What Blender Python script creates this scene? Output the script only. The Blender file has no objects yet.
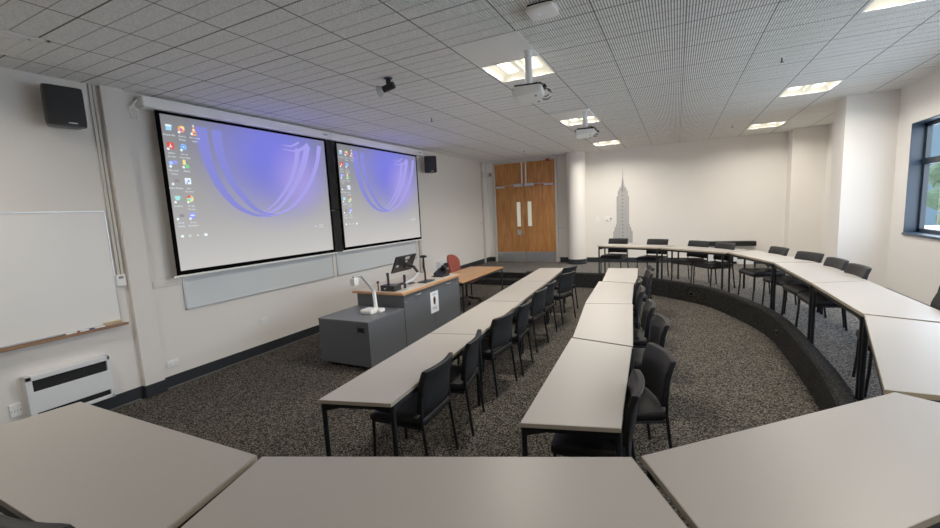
import bpy, bmesh, math, random
from mathutils import Vector, Matrix
from mathutils.geometry import tessellate_polygon
random.seed(7)
C = bpy.context.scene.collection
PI = math.pi
H = 1.805            # eye height over the lower floor
ZC = 3.193           # ceiling
XL, XR, YF, YB = -5.08, 2.78, 11.6, -2.6
TZ = .26             # raised floor level
TH = .67             # table height

# ------------------------------------------------------------------ materials
def mat(name, col, rough=.6, metal=0., spec=.5, noise=0., nscale=20., bump=0., emit=None, estr=0., coat=0.):
    m = bpy.data.materials.new(name); m.use_nodes = True
    nt = m.node_tree; b = nt.nodes['Principled BSDF']
    b.inputs['Base Color'].default_value = (*col, 1)
    b.inputs['Roughness'].default_value = rough
    b.inputs['Metallic'].default_value = metal
    b.inputs['Specular IOR Level'].default_value = spec
    b.inputs['Coat Weight'].default_value = coat
    if emit:
        b.inputs['Emission Color'].default_value = (*emit, 1)
        b.inputs['Emission Strength'].default_value = estr
    tc = nt.nodes.new('ShaderNodeTexCoord')
    nz = nt.nodes.new('ShaderNodeTexNoise'); nz.inputs['Scale'].default_value = nscale
    nz.inputs['Detail'].default_value = 4
    nt.links.new(tc.outputs['Object'], nz.inputs['Vector'])
    if noise > 0:
        mx = nt.nodes.new('ShaderNodeMix'); mx.data_type = 'RGBA'
        mx.inputs[6].default_value = (*[c*(1-noise) for c in col], 1)
        mx.inputs[7].default_value = (*[min(1, c*(1+noise)) for c in col], 1)
        nt.links.new(nz.outputs['Fac'], mx.inputs[0]); nt.links.new(mx.outputs[2], b.inputs['Base Color'])
    if bump > 0:
        bp = nt.nodes.new('ShaderNodeBump'); bp.inputs['Strength'].default_value = bump
        bp.inputs['Distance'].default_value = .002
        nt.links.new(nz.outputs['Fac'], bp.inputs['Height']); nt.links.new(bp.outputs[0], b.inputs['Normal'])
    return m

def ramp(nt, stops):
    r = nt.nodes.new('ShaderNodeValToRGB'); e = r.color_ramp.elements
    while len(e) < len(stops): e.new(.5)
    for k, (p, c) in enumerate(stops): e[k].position = p; e[k].color = (*c, 1)
    return r

def carpet(name, dark, mid, light, gain=1.):
    m = bpy.data.materials.new(name); m.use_nodes = True; nt = m.node_tree; L = nt.links
    b = nt.nodes['Principled BSDF']; b.inputs['Roughness'].default_value = .95; b.inputs['Specular IOR Level'].default_value = .1
    tc = nt.nodes.new('ShaderNodeTexCoord')
    v = nt.nodes.new('ShaderNodeTexVoronoi'); v.inputs['Scale'].default_value = 112; v.inputs['Randomness'].default_value = 1
    vs = nt.nodes.new('ShaderNodeSeparateColor')
    w = nt.nodes.new('ShaderNodeTexNoise'); w.inputs['Scale'].default_value = 1.3; w.inputs['Detail'].default_value = 3
    L.new(tc.outputs['Object'], v.inputs['Vector']); L.new(tc.outputs['Object'], w.inputs['Vector'])
    L.new(v.outputs['Color'], vs.inputs[0]); r = ramp(nt, [(.30, dark), (.55, mid), (.95, light)]); L.new(vs.outputs[0], r.inputs[0])
    mr = nt.nodes.new('ShaderNodeMapRange'); mr.inputs[3].default_value = .82*gain; mr.inputs[4].default_value = 1.18*gain
    L.new(w.outputs['Fac'], mr.inputs[0])
    mu = nt.nodes.new('ShaderNodeVectorMath'); mu.operation = 'SCALE'
    L.new(r.outputs[0], mu.inputs[0]); L.new(mr.outputs[0], mu.inputs['Scale']); L.new(mu.outputs[0], b.inputs['Base Color'])
    bp = nt.nodes.new('ShaderNodeBump'); bp.inputs['Strength'].default_value = .3; bp.inputs['Distance'].default_value = .003
    L.new(v.outputs['Distance'], bp.inputs['Height']); L.new(bp.outputs[0], b.inputs['Normal'])
    return m

def ceiling_mat():
    m = bpy.data.materials.new('ceiling_tile'); m.use_nodes = True; nt = m.node_tree; L = nt.links
    b = nt.nodes['Principled BSDF']; b.inputs['Roughness'].default_value = .9; b.inputs['Specular IOR Level'].default_value = .1
    tc = nt.nodes.new('ShaderNodeTexCoord'); sp = nt.nodes.new('ShaderNodeSeparateXYZ'); L.new(tc.outputs['Object'], sp.inputs[0])
    def line(out, off, per, wd):
        a = nt.nodes.new('ShaderNodeMath'); a.operation = 'SUBTRACT'; a.inputs[1].default_value = off; L.new(out, a.inputs[0])
        p = nt.nodes.new('ShaderNodeMath'); p.operation = 'PINGPONG'; p.inputs[1].default_value = per/2; L.new(a.outputs[0], p.inputs[0])
        q = nt.nodes.new('ShaderNodeMath'); q.operation = 'LESS_THAN'; q.inputs[1].default_value = wd/2; L.new(p.outputs[0], q.inputs[0])
        return q.outputs[0]
    n = nt.nodes.new('ShaderNodeTexNoise'); n.inputs['Scale'].default_value = 60; n.inputs['Detail'].default_value = 3
    L.new(tc.outputs['Object'], n.inputs['Vector'])
    base = ramp(nt, [(.35, (.80, .79, .76)), (.65, (.96, .95, .92))]); L.new(n.outputs['Fac'], base.inputs[0])
    cur = base.outputs[0]
    for out, off, per, wd, col, f in ((sp.outputs[1], 2.12, .15, .009, (.16, .15, .14), .62), (sp.outputs[1], 2.12, .6, .012, (.07, .07, .06), .85), (sp.outputs[0], .05, .6, .011, (.09, .085, .08), .9)):
        q = line(out, off, per, wd)
        s = nt.nodes.new('ShaderNodeMath'); s.operation = 'MULTIPLY'; s.inputs[1].default_value = f; L.new(q, s.inputs[0])
        mx = nt.nodes.new('ShaderNodeMix'); mx.data_type = 'RGBA'; L.new(s.outputs[0], mx.inputs[0]); L.new(cur, mx.inputs[6]); mx.inputs[7].default_value = (*col, 1)
        cur = mx.outputs[2]
    L.new(cur, b.inputs['Base Color'])
    return m

def wood_mat(name, c1, c2, scale=(1, 1, 1), rough=.4, coat=.2):
    m = bpy.data.materials.new(name); m.use_nodes = True; nt = m.node_tree; L = nt.links
    b = nt.nodes['Principled BSDF']; b.inputs['Roughness'].default_value = rough; b.inputs['Coat Weight'].default_value = coat
    tc = nt.nodes.new('ShaderNodeTexCoord'); mp = nt.nodes.new('ShaderNodeMapping'); mp.inputs['Scale'].default_value = scale
    n = nt.nodes.new('ShaderNodeTexNoise'); n.inputs['Scale'].default_value = 6; n.inputs['Detail'].default_value = 6; n.inputs['Distortion'].default_value = .6
    L.new(tc.outputs['Object'], mp.inputs[0]); L.new(mp.outputs[0], n.inputs['Vector'])
    r = ramp(nt, [(.3, c1), (.7, c2)]); L.new(n.outputs['Fac'], r.inputs[0]); L.new(r.outputs[0], b.inputs['Base Color'])
    return m

def screen_mat():
    m = bpy.data.materials.new('projected_desktop'); m.use_nodes = True; nt = m.node_tree; L = nt.links
    b = nt.nodes['Principled BSDF']; b.inputs['Base Color'].default_value = (.14, .14, .14, 1); b.inputs['Roughness'].default_value = .9; b.inputs['Specular IOR Level'].default_value = .1
    tc = nt.nodes.new('ShaderNodeTexCoord'); sp = nt.nodes.new('ShaderNodeSeparateXYZ'); L.new(tc.outputs['Generated'], sp.inputs[0])
    # grey base brighter to the bottom
    g = ramp(nt, [(0, (.56, .54, .52)), (.35, (.38, .37, .37)), (1, (.17, .17, .185))]); L.new(sp.outputs[2], g.inputs[0])
    def blob(u, v, su, sv):
        c = nt.nodes.new('ShaderNodeVectorMath'); c.operation = 'SUBTRACT'; c.inputs[1].default_value = (0, u, v); L.new(tc.outputs['Generated'], c.inputs[0])
        s = nt.nodes.new('ShaderNodeVectorMath'); s.operation = 'MULTIPLY'; s.inputs[1].default_value = (0, 1/su, 1/sv); L.new(c.outputs[0], s.inputs[0])
        l = nt.nodes.new('ShaderNodeVectorMath'); l.operation = 'LENGTH'; L.new(s.outputs[0], l.inputs[0])
        mr = nt.nodes.new('ShaderNodeMapRange'); mr.interpolation_type = 'SMOOTHSTEP'; mr.inputs[1].default_value = 1; mr.inputs[2].default_value = 0.1
        L.new(l.outputs['Value'], mr.inputs[0]); return mr.outputs[0]
    cur = g.outputs[0]
    for (u, v, su, sv, col, f) in ((.60, .80, .56, .66, (.13, .14, .78), 1.0), (.76, .64, .26, .36, (.38, .29, .86), .75)):
        o = blob(u, v, su, sv); k = nt.nodes.new('ShaderNodeMath'); k.operation = 'MULTIPLY'; k.inputs[1].default_value = f; L.new(o, k.inputs[0])
        mx = nt.nodes.new('ShaderNodeMix'); mx.data_type = 'RGBA'; L.new(k.outputs[0], mx.inputs[0]); L.new(cur, mx.inputs[6]); mx.inputs[7].default_value = (*col, 1); cur = mx.outputs[2]
    L.new(cur, b.inputs['Emission Color']); b.inputs['Emission Strength'].default_value = .80
    return m

M = dict(
    wall=mat('wall_paint', (.80, .765, .72), .75, noise=.02, nscale=3, bump=.03),
    farwall=mat('far_wall_paint', (.84, .805, .76), .75, noise=.02, nscale=3),
    base=mat('vinyl_baseboard', (.018, .021, .026), .5, spec=.3, noise=.1),
    cap=mat('baseboard_foot', (.10, .10, .10), .6, noise=.1),
    carpet=carpet('speckled_carpet', (.012, .011, .010), (.040, .035, .029), (.165, .148, .122)),
    carpet2=carpet('raised_carpet', (.035, .034, .034), (.11, .105, .10), (.26, .245, .23)),
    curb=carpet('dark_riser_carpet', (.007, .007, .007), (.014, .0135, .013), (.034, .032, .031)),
    ceil=ceiling_mat(),
    ceilback=mat('ceiling_backing', (.24, .235, .225), .95, noise=.1),
    laminate=mat('table_laminate', (.42, .388, .350), .38, noise=.025, nscale=120, spec=.5),
    lamedge=mat('table_edge', (.34, .30, .24), .45, noise=.06, nscale=60),
    lamedge_lit=mat('lit_table_edge', (.44, .37, .26), .45, noise=.06, nscale=60),  # light wood edge, with the brighter light on it painted in
    leg=mat('black_powder_coat', (.007, .009, .011), .5, spec=.3, noise=.1),
    vinyl=mat('black_vinyl', (.008, .008, .009), .55, noise=.2, nscale=40, bump=.2, spec=.3),
    vinyl2=mat('black_vinyl_back', (.008, .0085, .0095), .55, noise=.2, nscale=40, bump=.2, spec=.28),
    white=mat('white_plastic', (.88, .88, .86), .4, noise=.02),
    casewhite=mat('white_screen_case', (.96, .95, .92), .4, noise=.01),
    whitem=mat('white_enamel', (.76, .78, .80), .35, noise=.02),
    wbsurf=mat('whiteboard_enamel', (.88, .87, .85), .5, noise=.03, nscale=2),
    wbgrey=mat('whiteboard_grey', (.68, .72, .74), .4, noise=.03, nscale=2),
    alu=mat('aluminium', (.55, .56, .57), .35, metal=.8, noise=.05),
    steel=mat('brushed_steel', (.46, .48, .50), .32, metal=.85, noise=.12, nscale=12),
    silver=mat('silver_plastic', (.55, .57, .60), .35, metal=.4, noise=.05),
    black=mat('black_plastic', (.012, .012, .013), .4, noise=.1),
    border=mat('screen_border', (.002, .002, .002), .9, spec=.05, noise=.1),
    gap=mat('dark_blanking', (.012, .012, .012), .6, spec=.2, noise=.1),
    grille=mat('speaker_grille', (.012, .012, .013), .7, noise=.3, nscale=200),
    trunk=mat('trunking', (.60, .56, .50), .5, noise=.02),
    trunkdark=mat('trunking_dark_gap', (.20, .16, .12), .7, noise=.05),  # dark brown outlines of the trunking covers
    podium=mat('grey_melamine', (.085, .092, .102), .42, noise=.04, nscale=30),
    podtop=mat('grey_melamine_top', (.12, .125, .135), .38, noise=.04, nscale=30),
    tan=mat('tan_laminate', (.66, .57, .46), .35, noise=.05, nscale=50),
    wood=wood_mat('orange_timber', (.46, .21, .075), (.60, .31, .13), (1, .25, 1)),
    door=wood_mat('timber_door', (.36, .125, .024), (.56, .24, .060), (2.5, 2.5, .35), .45),
    traywood=wood_mat('tray_timber', (.20, .10, .045), (.33, .18, .09), (1, .3, 1), .6, 0),
    eraser=wood_mat('eraser_timber', (.42, .30, .16), (.62, .47, .28), (6, .5, 6), .7, 0),
    red=mat('red_fabric', (.26, .045, .030), .9, noise=.5, nscale=120),
    paper=mat('paper', (.78, .82, .85), .7, noise=.01),
    crest=mat('brown_ink', (.35, .20, .10), .8, noise=.2, nscale=60),
    ink=mat('grey_ink', (.25, .27, .30), .8, noise=.1),
    navy=mat('navy_enamel', (.011, .030, .056), .4, noise=.05),
    frame=mat('dark_window_frame', (.012, .020, .030), .4, noise=.05),
    doorglass=mat('door_glass', (.75, .72, .60), .15, noise=.1, nscale=5, emit=(.8, .75, .6), estr=.25),
    decal=mat('grey_vinyl_decal', (.22, .22, .225), .6, noise=.35, nscale=60),
    decald=mat('dark_vinyl_decal', (.11, .11, .115), .6, noise=.2, nscale=60),
    decall=mat('pale_vinyl_decal', (.46, .455, .45), .6, noise=.2, nscale=60),
    troffer=mat('troffer_reflector_glow', (.62, .60, .50), .5, noise=.02, emit=(1, .92, .70), estr=.42),  # small emission paints a lit look into the reflector
    tube=mat('lit_tube', (1, 1, 1), .5, noise=.01, emit=(1, .93, .80), estr=4),
    redplastic=mat('red_plastic', (.35, .03, .02), .4, noise=.05),
    bluep=mat('blue_plastic', (.03, .06, .35), .4, noise=.05),
    led=mat('indicator_blue', (.3, .5, 1), .5, noise=.01, emit=(.4, .6, 1), estr=2.5),
    panel=mat('plain_ceiling_panel', (.84, .84, .82), .6, noise=.02),
    backdrop=mat('backdrop_blue', (.050, .082, .100), .8, noise=.08, nscale=.3),  # tint chosen so the view through the pane reads pale blue
    leaf=mat('leaves', (.030, .055, .018), .8, noise=.6, nscale=3),
    bark=mat('bark', (.12, .09, .06), .9, noise=.3),
    concrete=mat('pale_concrete', (.72, .72, .72), .8, noise=.05, nscale=1),
    grass=mat('ground', (.70, .70, .66), .9, noise=.1, nscale=1),
    screen=screen_mat(),
)
g = bpy.data.materials.new('window_glass'); g.use_nodes = True
nt = g.node_tree; nt.nodes.clear()
o = nt.nodes.new('ShaderNodeOutputMaterial'); t = nt.nodes.new('ShaderNodeBsdfTransparent'); t.inputs[0].default_value = (.93, .96, .98, 1)
gl = nt.nodes.new('ShaderNodeBsdfGlossy'); gl.inputs['Roughness'].default_value = .02
fr = nt.nodes.new('ShaderNodeFresnel'); fr.inputs[0].default_value = 1.35
mx = nt.nodes.new('ShaderNodeMixShader'); lw = nt.nodes.new('ShaderNodeMath'); lw.operation = 'MINIMUM'; lw.inputs[1].default_value = .25; nt.links.new(fr.outputs[0], lw.inputs[0]); nt.links.new(lw.outputs[0], mx.inputs[0]); nt.links.new(t.outputs[0], mx.inputs[1]); nt.links.new(gl.outputs[0], mx.inputs[2]); nt.links.new(mx.outputs[0], o.inputs[0])
M['glass'] = g
def glow(name, col, s=1.):
    return mat(name, tuple(c*.2 for c in col), .8, noise=.01, emit=col, estr=s)

# ------------------------------------------------------------------ mesh building
class MB:
    def __init__(s): s.bm = bmesh.new()
    def box(s, lo, hi, bev=0., rot=None, seg=2):
        lo = Vector(lo); hi = Vector(hi); c = (lo+hi)/2; d = hi-lo
        r = bmesh.ops.create_cube(s.bm, size=1)
        vs = r['verts']
        for v in vs: v.co = Vector((v.co.x*d.x, v.co.y*d.y, v.co.z*d.z))
        if bev > 0:
            es = list({e for v in vs for e in v.link_edges})
            q = bmesh.ops.bevel(s.bm, geom=es, offset=min(bev, min(d)*.49), segments=seg, affect='EDGES', profile=.5)
            vs = list({v for f in q['faces'] for v in f.verts} | {v for v in vs if v.is_valid})
        for v in vs:
            if rot is not None: v.co = rot @ v.co
            v.co += c
        return s
    def prism(s, pts, z0, z1):
        a = [s.bm.verts.new((p[0], p[1], z0)) for p in pts]; b = [s.bm.verts.new((p[0], p[1], z1)) for p in pts]
        n = len(pts)
        for t in tessellate_polygon([[Vector((p[0], p[1], 0)) for p in pts]]):
            s.bm.faces.new([b[i] for i in t]); s.bm.faces.new([a[i] for i in reversed(t)])
        for i in range(n):
            s.bm.faces.new((a[i], a[(i+1) % n], b[(i+1) % n], b[i]))
        return s
    def poly(s, pts):
        s.bm.faces.new([s.bm.verts.new(p) for p in pts]); return s
    def tube(s, pts, r, n=10, caps=True):
        pts = [Vector(p) for p in pts]; rings = []
        rr = r if isinstance(r, (list, tuple)) else [r]*len(pts)
        up = None
        for i, p in enumerate(pts):
            d = (pts[min(i+1, len(pts)-1)]-pts[max(i-1, 0)]).normalized()
            if up is None:
                up = Vector((0, 0, 1)) if abs(d.z) < .9 else Vector((1, 0, 0))
            a = d.cross(up).normalized(); b = a.cross(d).normalized(); up = b
            rings.append([s.bm.verts.new(p+(a*math.cos(2*PI*k/n)+b*math.sin(2*PI*k/n))*rr[i]) for k in range(n)])
        for i in range(len(rings)-1):
            for k in range(n):
                s.bm.faces.new((rings[i][k], rings[i][(k+1) % n], rings[i+1][(k+1) % n], rings[i+1][k]))
        if caps:
            s.bm.faces.new(list(reversed(rings[0]))); s.bm.faces.new(rings[-1])
        return s
    def lathe(s, prof, c=(0, 0, 0), n=24, axis='Z'):
        rings = []
        for (r, z) in prof:
            ring = []
            for k in range(n):
                a = 2*PI*k/n; v = Vector((r*math.cos(a), r*math.sin(a), z))
                if axis == 'X': v = Vector((v.z, v.x, v.y))
                if axis == 'Y': v = Vector((v.x, v.z, v.y))
                ring.append(s.bm.verts.new(v+Vector(c)))
            rings.append(ring)
        for i in range(len(rings)-1):
            for k in range(n): s.bm.faces.new((rings[i][k], rings[i][(k+1) % n], rings[i+1][(k+1) % n], rings[i+1][k]))
        s.bm.faces.new(list(reversed(rings[0]))); s.bm.faces.new(rings[-1])
        return s
    def rbox(s, size, r, n=8, fn=None, c=(0, 0, 0)):
        """rounded cushion box, size full extents, then deformed by fn"""
        hx, hy, hz = [q/2 for q in size]
        tmp = bmesh.new(); bmesh.ops.create_cube(tmp, size=2); bmesh.ops.subdivide_edges(tmp, edges=tmp.edges[:], cuts=n, use_grid_fill=True)
        mp = {}
        for v in tmp.verts:
            p = Vector((v.co.x*hx, v.co.y*hy, v.co.z*hz))
            q = Vector((max(-hx+r, min(hx-r, p.x)), max(-hy+r, min(hy-r, p.y)), max(-hz+r, min(hz-r, p.z))))
            d = p-q
            if d.length > 1e-9: p = q+d.normalized()*r
            # pull grid toward rounded edges evenly
            if fn: p = fn(p)
            mp[v] = s.bm.verts.new(p+Vector(c))
        for f in tmp.faces: s.bm.faces.new([mp[v] for v in f.verts])
        tmp.free(); return s
    def build(s, name, m, parent=None, smooth=True, loc=None, mats=None):
        bmesh.ops.recalc_face_normals(s.bm, faces=s.bm.faces[:])
        me = bpy.data.meshes.new(name); s.bm.to_mesh(me); s.bm.free()
        me.materials.append(m)
        for x in (mats or []): me.materials.append(x)
        if smooth:
            for p in me.polygons: p.use_smooth = True
            try: me.set_sharp_from_angle(angle=math.radians(35))
            except Exception: pass
        o = bpy.data.objects.new(name, me); C.objects.link(o)
        if parent is not None: o.parent = parent
        if loc is not None: o.location = loc
        return o

def tag(o, label=None, cat=None, group=None, kind=None):
    if label: o['label'] = label
    if cat: o['category'] = cat
    if group: o['group'] = group
    if kind: o['kind'] = kind
    return o
def thing(name, label, cat, loc=(0, 0, 0), rz=0, group=None, kind=None):
    o = bpy.data.objects.new(name, None); C.objects.link(o); o.empty_display_size = .1
    o.location = loc; o.rotation_euler = (0, 0, rz)
    return tag(o, label, cat, group, kind)
def dup(root, loc, rz=0, label=None, group=None):
    r = root.copy(); C.objects.link(r); r.location = loc; r.rotation_euler = (0, 0, rz)
    if label: r['label'] = label
    if group: r['group'] = group
    for ch in list(root.children):
        c = ch.copy(); C.objects.link(c); c.parent = r
        for q in ch.children:
            d = q.copy(); C.objects.link(d); d.parent = c
    return r
def struct(name, mb, m, smooth=False, **k):
    o = mb.build(name, m, None, smooth, **k); o['kind'] = 'structure'; return o
def off(pts, d):
    """offset an open polyline to its left by d"""
    out = []
    for i, p in enumerate(pts):
        a = Vector(pts[max(i-1, 0)]); b = Vector(pts[min(i+1, len(pts)-1)])
        t = (b-a).normalized(); out.append((p[0]-t.y*d, p[1]+t.x*d))
    return out
def catmull(P, n=6):
    out = []
    for i in range(len(P)-1):
        p0 = Vector(P[max(i-1, 0)]); p1 = Vector(P[i]); p2 = Vector(P[i+1]); p3 = Vector(P[min(i+2, len(P)-1)])
        for k in range(n):
            t = k/n
            out.append(tuple(.5*((2*p1)+(p2-p0)*t+(2*p0-5*p1+4*p2-p3)*t*t+(-p0+3*p1-3*p2+p3)*t**3)))
    out.append(tuple(P[-1])); return out

# ------------------------------------------------------------------ room shell
struct('floor', MB().box((XL-.2, YB-.2, -.1), (XR+.3, YF+.2, 0)), M['carpet'])
# curb line round the sunken floor (inner, lower edge), left wall near side -> far side
inner = [(-5.08, 1.08), (-2.8, 1.08), (-1.4, 1.12), (-.75, 1.33), (-.15, 1.66), (.35, 2.1), (.74, 2.62), (.98, 3.3), (1.10, 4.2), (1.125, 4.95), (1.13, 5.5), (1.09, 6.35), (.92, 7.0), (.66, 7.65), (.38, 8.12), (-.34, 8.72), (-.9, 9.05), (-1.45, 9.24), (-3.15, 9.27)]
innerS = catmull(inner, 5)
outerS = off(innerS, -.13)      # walking this way the raised floor lies to the right
outerS[0] = (XL, outerS[0][1])
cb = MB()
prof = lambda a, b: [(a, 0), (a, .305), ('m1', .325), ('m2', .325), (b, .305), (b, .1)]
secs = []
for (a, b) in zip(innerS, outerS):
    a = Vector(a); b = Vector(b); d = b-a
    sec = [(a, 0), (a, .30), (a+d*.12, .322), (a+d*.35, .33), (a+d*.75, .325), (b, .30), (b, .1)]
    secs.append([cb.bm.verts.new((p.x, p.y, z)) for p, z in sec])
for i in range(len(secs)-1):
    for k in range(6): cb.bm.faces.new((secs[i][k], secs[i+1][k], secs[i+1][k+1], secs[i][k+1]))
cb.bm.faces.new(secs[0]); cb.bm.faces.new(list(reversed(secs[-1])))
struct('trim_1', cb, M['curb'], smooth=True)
tier = [(p[0]+.0, p[1]) for p in outerS]
poly = tier + [(-3.15, 9.52), (XL, 9.52), (XL, YF), (XR, YF), (XR, YB), (XL, YB)]
o = struct('floor.001', MB().prism(poly, .05, TZ), M['carpet2'])
struct('steps', MB().box((XL, 9.19, 0), (-3.15, 9.53, .13), .01).box((XL, 9.50, .13), (-3.15, 9.56, TZ+.003), .01), M['curb'])

# left wall with pier
struct('wall_left', MB().box((XL-.2, YB-.2, 0), (XL, YF+.2, ZC+.2)), M['wall'])
struct('wall_left_pier', MB().box((XL, 2.245, 0), (XL+.055, 2.43, ZC)), M['wall'])
struct('wall_far', MB().box((XL-.2, YF, 0), (XR+.3, YF+.2, ZC+.2)), M['farwall'])
struct('wall_far_pier', MB().box((2.2, 11.22, TZ), (XR, YF, ZC)), M['farwall'])
struct('wall_right_pier', MB().box((2.2, 8.1, TZ), (XR, 8.62, ZC)), M['farwall'])
struct('wall_back', MB().box((XL-.2, YB-.2, 0), (XR+.3, YB, ZC+.2)), M['wall'])
WY0, WY1, WZ0, WZ1 = 2.2, 7.70, 1.22, 2.665
WT = .19
w = MB().box((XR, YB-.2, 0), (XR+WT, WY0, ZC+.2)).box((XR, WY1, 0), (XR+WT, YF+.2, ZC+.2)).box((XR, WY0, 0), (XR+WT, WY1, WZ0)).box((XR, WY0, WZ1), (XR+WT, WY1, ZC+.2))
struct('wall_right', w, M['farwall'])
# baseboards
bb = .135
def bboard(name, lo, hi, ax):
    m = MB().box(lo, hi, .003)
    return struct(name, m, M['base'])
bboard('baseboard_left', (XL, 1.2, 0), (XL+.012, 2.245, bb), 0)
bboard('baseboard_left_pier', (XL+.03, 2.235, 0), (XL+.068, 2.44, bb), 0)
bboard('baseboard_left_front', (XL, 2.44, 0), (XL+.012, 9.19, bb), 0)
struct('baseboard_left_foot', MB().box((XL, 1.2, 0), (XL+.03, 2.2, .012)).box((XL, 2.44, 0), (XL+.03, 9.19, .012)), M['cap'])
bboard('baseboard_left_far', (XL, 9.56, TZ), (XL+.012, YF-.01, TZ+bb), 0)
bboard('baseboard_far', (-2.92, YF-.012, TZ), (2.2, YF, TZ+bb), 0)
bboard('baseboard_far_left', (XL+.01, YF-.012, TZ), (-4.86, YF, TZ+bb), 0)
bboard('baseboard_far_pier', (2.19, 11.208, TZ), (XR, 11.22, TZ+bb), 0)
bboard('baseboard_right_pier', (2.19, 8.088, TZ), (XR-.012, 8.1, TZ+bb), 0)
bboard('baseboard_right', (XR-.012, 0, TZ), (XR, 8.08, TZ+bb), 0)

# ceiling: backing + ribs; light cells left open
XLn = [.05+.6*k for k in range(-9, 6)]
lights = [(-1.74, -1.14, 3.92, 4.52), (-1.74, -1.14, 6.92, 7.52), (-1.74, -1.14, 9.92, 10.52),
          (1.26, 1.86, 3.92, 4.52), (1.26, 1.86, 6.92, 7.52), (1.26, 1.86, 9.92, 10.52),
          (1.26, 1.86, .32, .92), (-4.15, -3.55, .32, .92)]  # unseen near fixtures, added to brighten near tables and lower left wall
lights = [(a+.01, b-.01, c+.01, d-.01) for a, b, c, d in lights]
lights[0] = (-1.74, -1.14, 3.92, 4.52)
blank = [(-1.73, -1.15, 3.33, 3.91)]
def cellcut(holes, z, mb, xs0, xs1, y0, y1, thick):
    xs = sorted({xs0, xs1, *[h[0] for h in holes], *[h[1] for h in holes]})
    for i in range(len(xs)-1):
        a, b = xs[i], xs[i+1]; hs = sorted([h for h in holes if h[0] <= a+1e-6 and h[1] >= b-1e-6], key=lambda h: h[2])
        y = y0
        for h in hs:
            if h[2] > y: mb.box((a, y, z), (b, h[2], z+thick))
            y = h[3]
        if y1 > y: mb.box((a, y, z), (b, y1, z+thick))
mb = MB(); cellcut(lights, ZC+.008, mb, XL-.2, XR+.3, YB-.2, YF+.2, .05)
struct('ceiling', mb, M['ceilback'])
# ribs
import array
verts = []; faces = []
def rib(x0, x1, y0, y1):
    b = len(verts); z0 = ZC; z1 = ZC+.008
    verts.extend([(x0, y0, z1), (x0, y0, z0), (x1, y0, z0), (x1, y0, z1), (x0, y1, z1), (x0, y1, z0), (x1, y1, z0), (x1, y1, z1)])
    faces.extend([(b, b+1, b+5, b+4), (b+1, b+2, b+6, b+5), (b+2, b+3, b+7, b+6), (b, b+3, b+2, b+1), (b+4, b+5, b+6, b+7)])
hol = lights+blank
x = XL
k0 = math.floor((XL-.05)/.02)
for k in range(k0, int((XR-.05)/.02)+2):
    a = max(XL, .05+.02*k+.0044); b = min(XR, .05+.02*k+.0156)
    if b <= a: continue
    hs = sorted([h for h in hol if h[0] < b and h[1] > a], key=lambda h: h[2])
    y = YB
    for h in hs:
        if h[2] > y: rib(a, b, y, h[2])
        y = h[3]
    rib(a, b, y, YF)
me = bpy.data.meshes.new('ceiling'); me.from_pydata(verts, [], faces); me.materials.append(M['ceil'])
o = bpy.data.objects.new('ceiling.001', me); C.objects.link(o); o['kind'] = 'structure'

# ------------------------------------------------------------------ window and outdoors
win = thing('window_1', 'long window with navy reveal and dark frames in the right wall', 'window', (XR, 3, WZ0), kind='structure')
fx = XR+.15
def loc(mb, name, m, par, smooth=False):
    o = mb.build(name, m, par, smooth)
    o.matrix_parent_inverse = Matrix.Translation(-Vector(par.location)) if par.rotation_euler.z == 0 else par.matrix_basis.inverted()
    return o
mb = MB().box((XR-.004, WY1-.012, WZ0), (fx+.02, WY1, WZ1)).box((XR-.004, WY0, WZ0), (fx+.02, WY0+.012, WZ1)).box((XR-.004, WY0, WZ1-.012), (fx+.02, WY1, WZ1))
loc(mb, 'window_reveal', M['navy'], win)
loc(MB().box((XR-.02, WY0, WZ0-.02), (fx+.02, WY1, WZ0+.012), .003), 'window_sill', M['navy'], win)
mb = MB(); z0 = WZ0+.012; z1 = WZ1-.012
ys = [WY1-.012-.045]
mb.box((fx-.02, WY1-.06, z0), (fx+.03, WY1-.012, z1))
for i in range(1, 5): mb.box((fx-.02, WY1-1.3*i-.03, z0), (fx+.03, WY1-1.35*i+.03, z1))
mb.box((fx-.02, WY0+.012, z0), (fx+.03, WY0+.06, z1)).box((fx-.02, WY0, z0), (fx+.03, WY1-.012, z0+.05)).box((fx-.02, WY0, z1-.05), (fx+.03, WY1-.012, z1)).box((fx-.03, WY0, 2.12), (fx+.03, WY1-.012, 2.20))
loc(mb, 'window_frame', M['frame'], win)
loc(MB().poly([(fx+.004, WY0+.02, z0), (fx+.004, WY1-.02, z0), (fx+.004, WY1-.02, z1), (fx+.004, WY0+.02, z1)]), 'window_pane', M['glass'], win)
struct('ground', MB().box((XR+.6, -40, -3.1), (120, 120, -3)), M['grass'])
t = thing('backdrop_block', 'pale blue block added outside to tint the window view', 'backdrop_block', (40, 60, -3))  # added block, fills the pane view with pale blue
loc(MB().box((24, 76, -3), (60, 112, 14), .05), 'wall', M['backdrop'], t)
loc(MB().box((23.6, 75.6, 14), (60.4, 112.4, 14.4), .05), 'block_top', M['whitem'], t)
t = thing('tree', 'leafy green tree outside the window', 'tree', (21.6, 47, -3))
random.seed(3)
mb = MB()
for i in range(60):
    a = random.uniform(0, 2*PI); r = random.uniform(0, 3.4); z = random.uniform(1.8, 8.5); s = random.uniform(.5, 1.1)
    r *= max(.3, 1-abs(z-4.5)/5.5)
    q = bmesh.ops.create_icosphere(mb.bm, subdivisions=2, radius=s)
    for v in q['verts']: v.co = v.co*random.uniform(.85, 1.15)+Vector((21.6+r*math.cos(a), 47+r*math.sin(a), -3+z))
loc(mb, 'foliage', M['leaf'], t)
loc(MB().tube([(21.6, 47, -3), (21.7, 47, -.5), (21.6, 47.1, 2)], [.3, .22, .1]), 'trunk', M['bark'], t)

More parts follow.
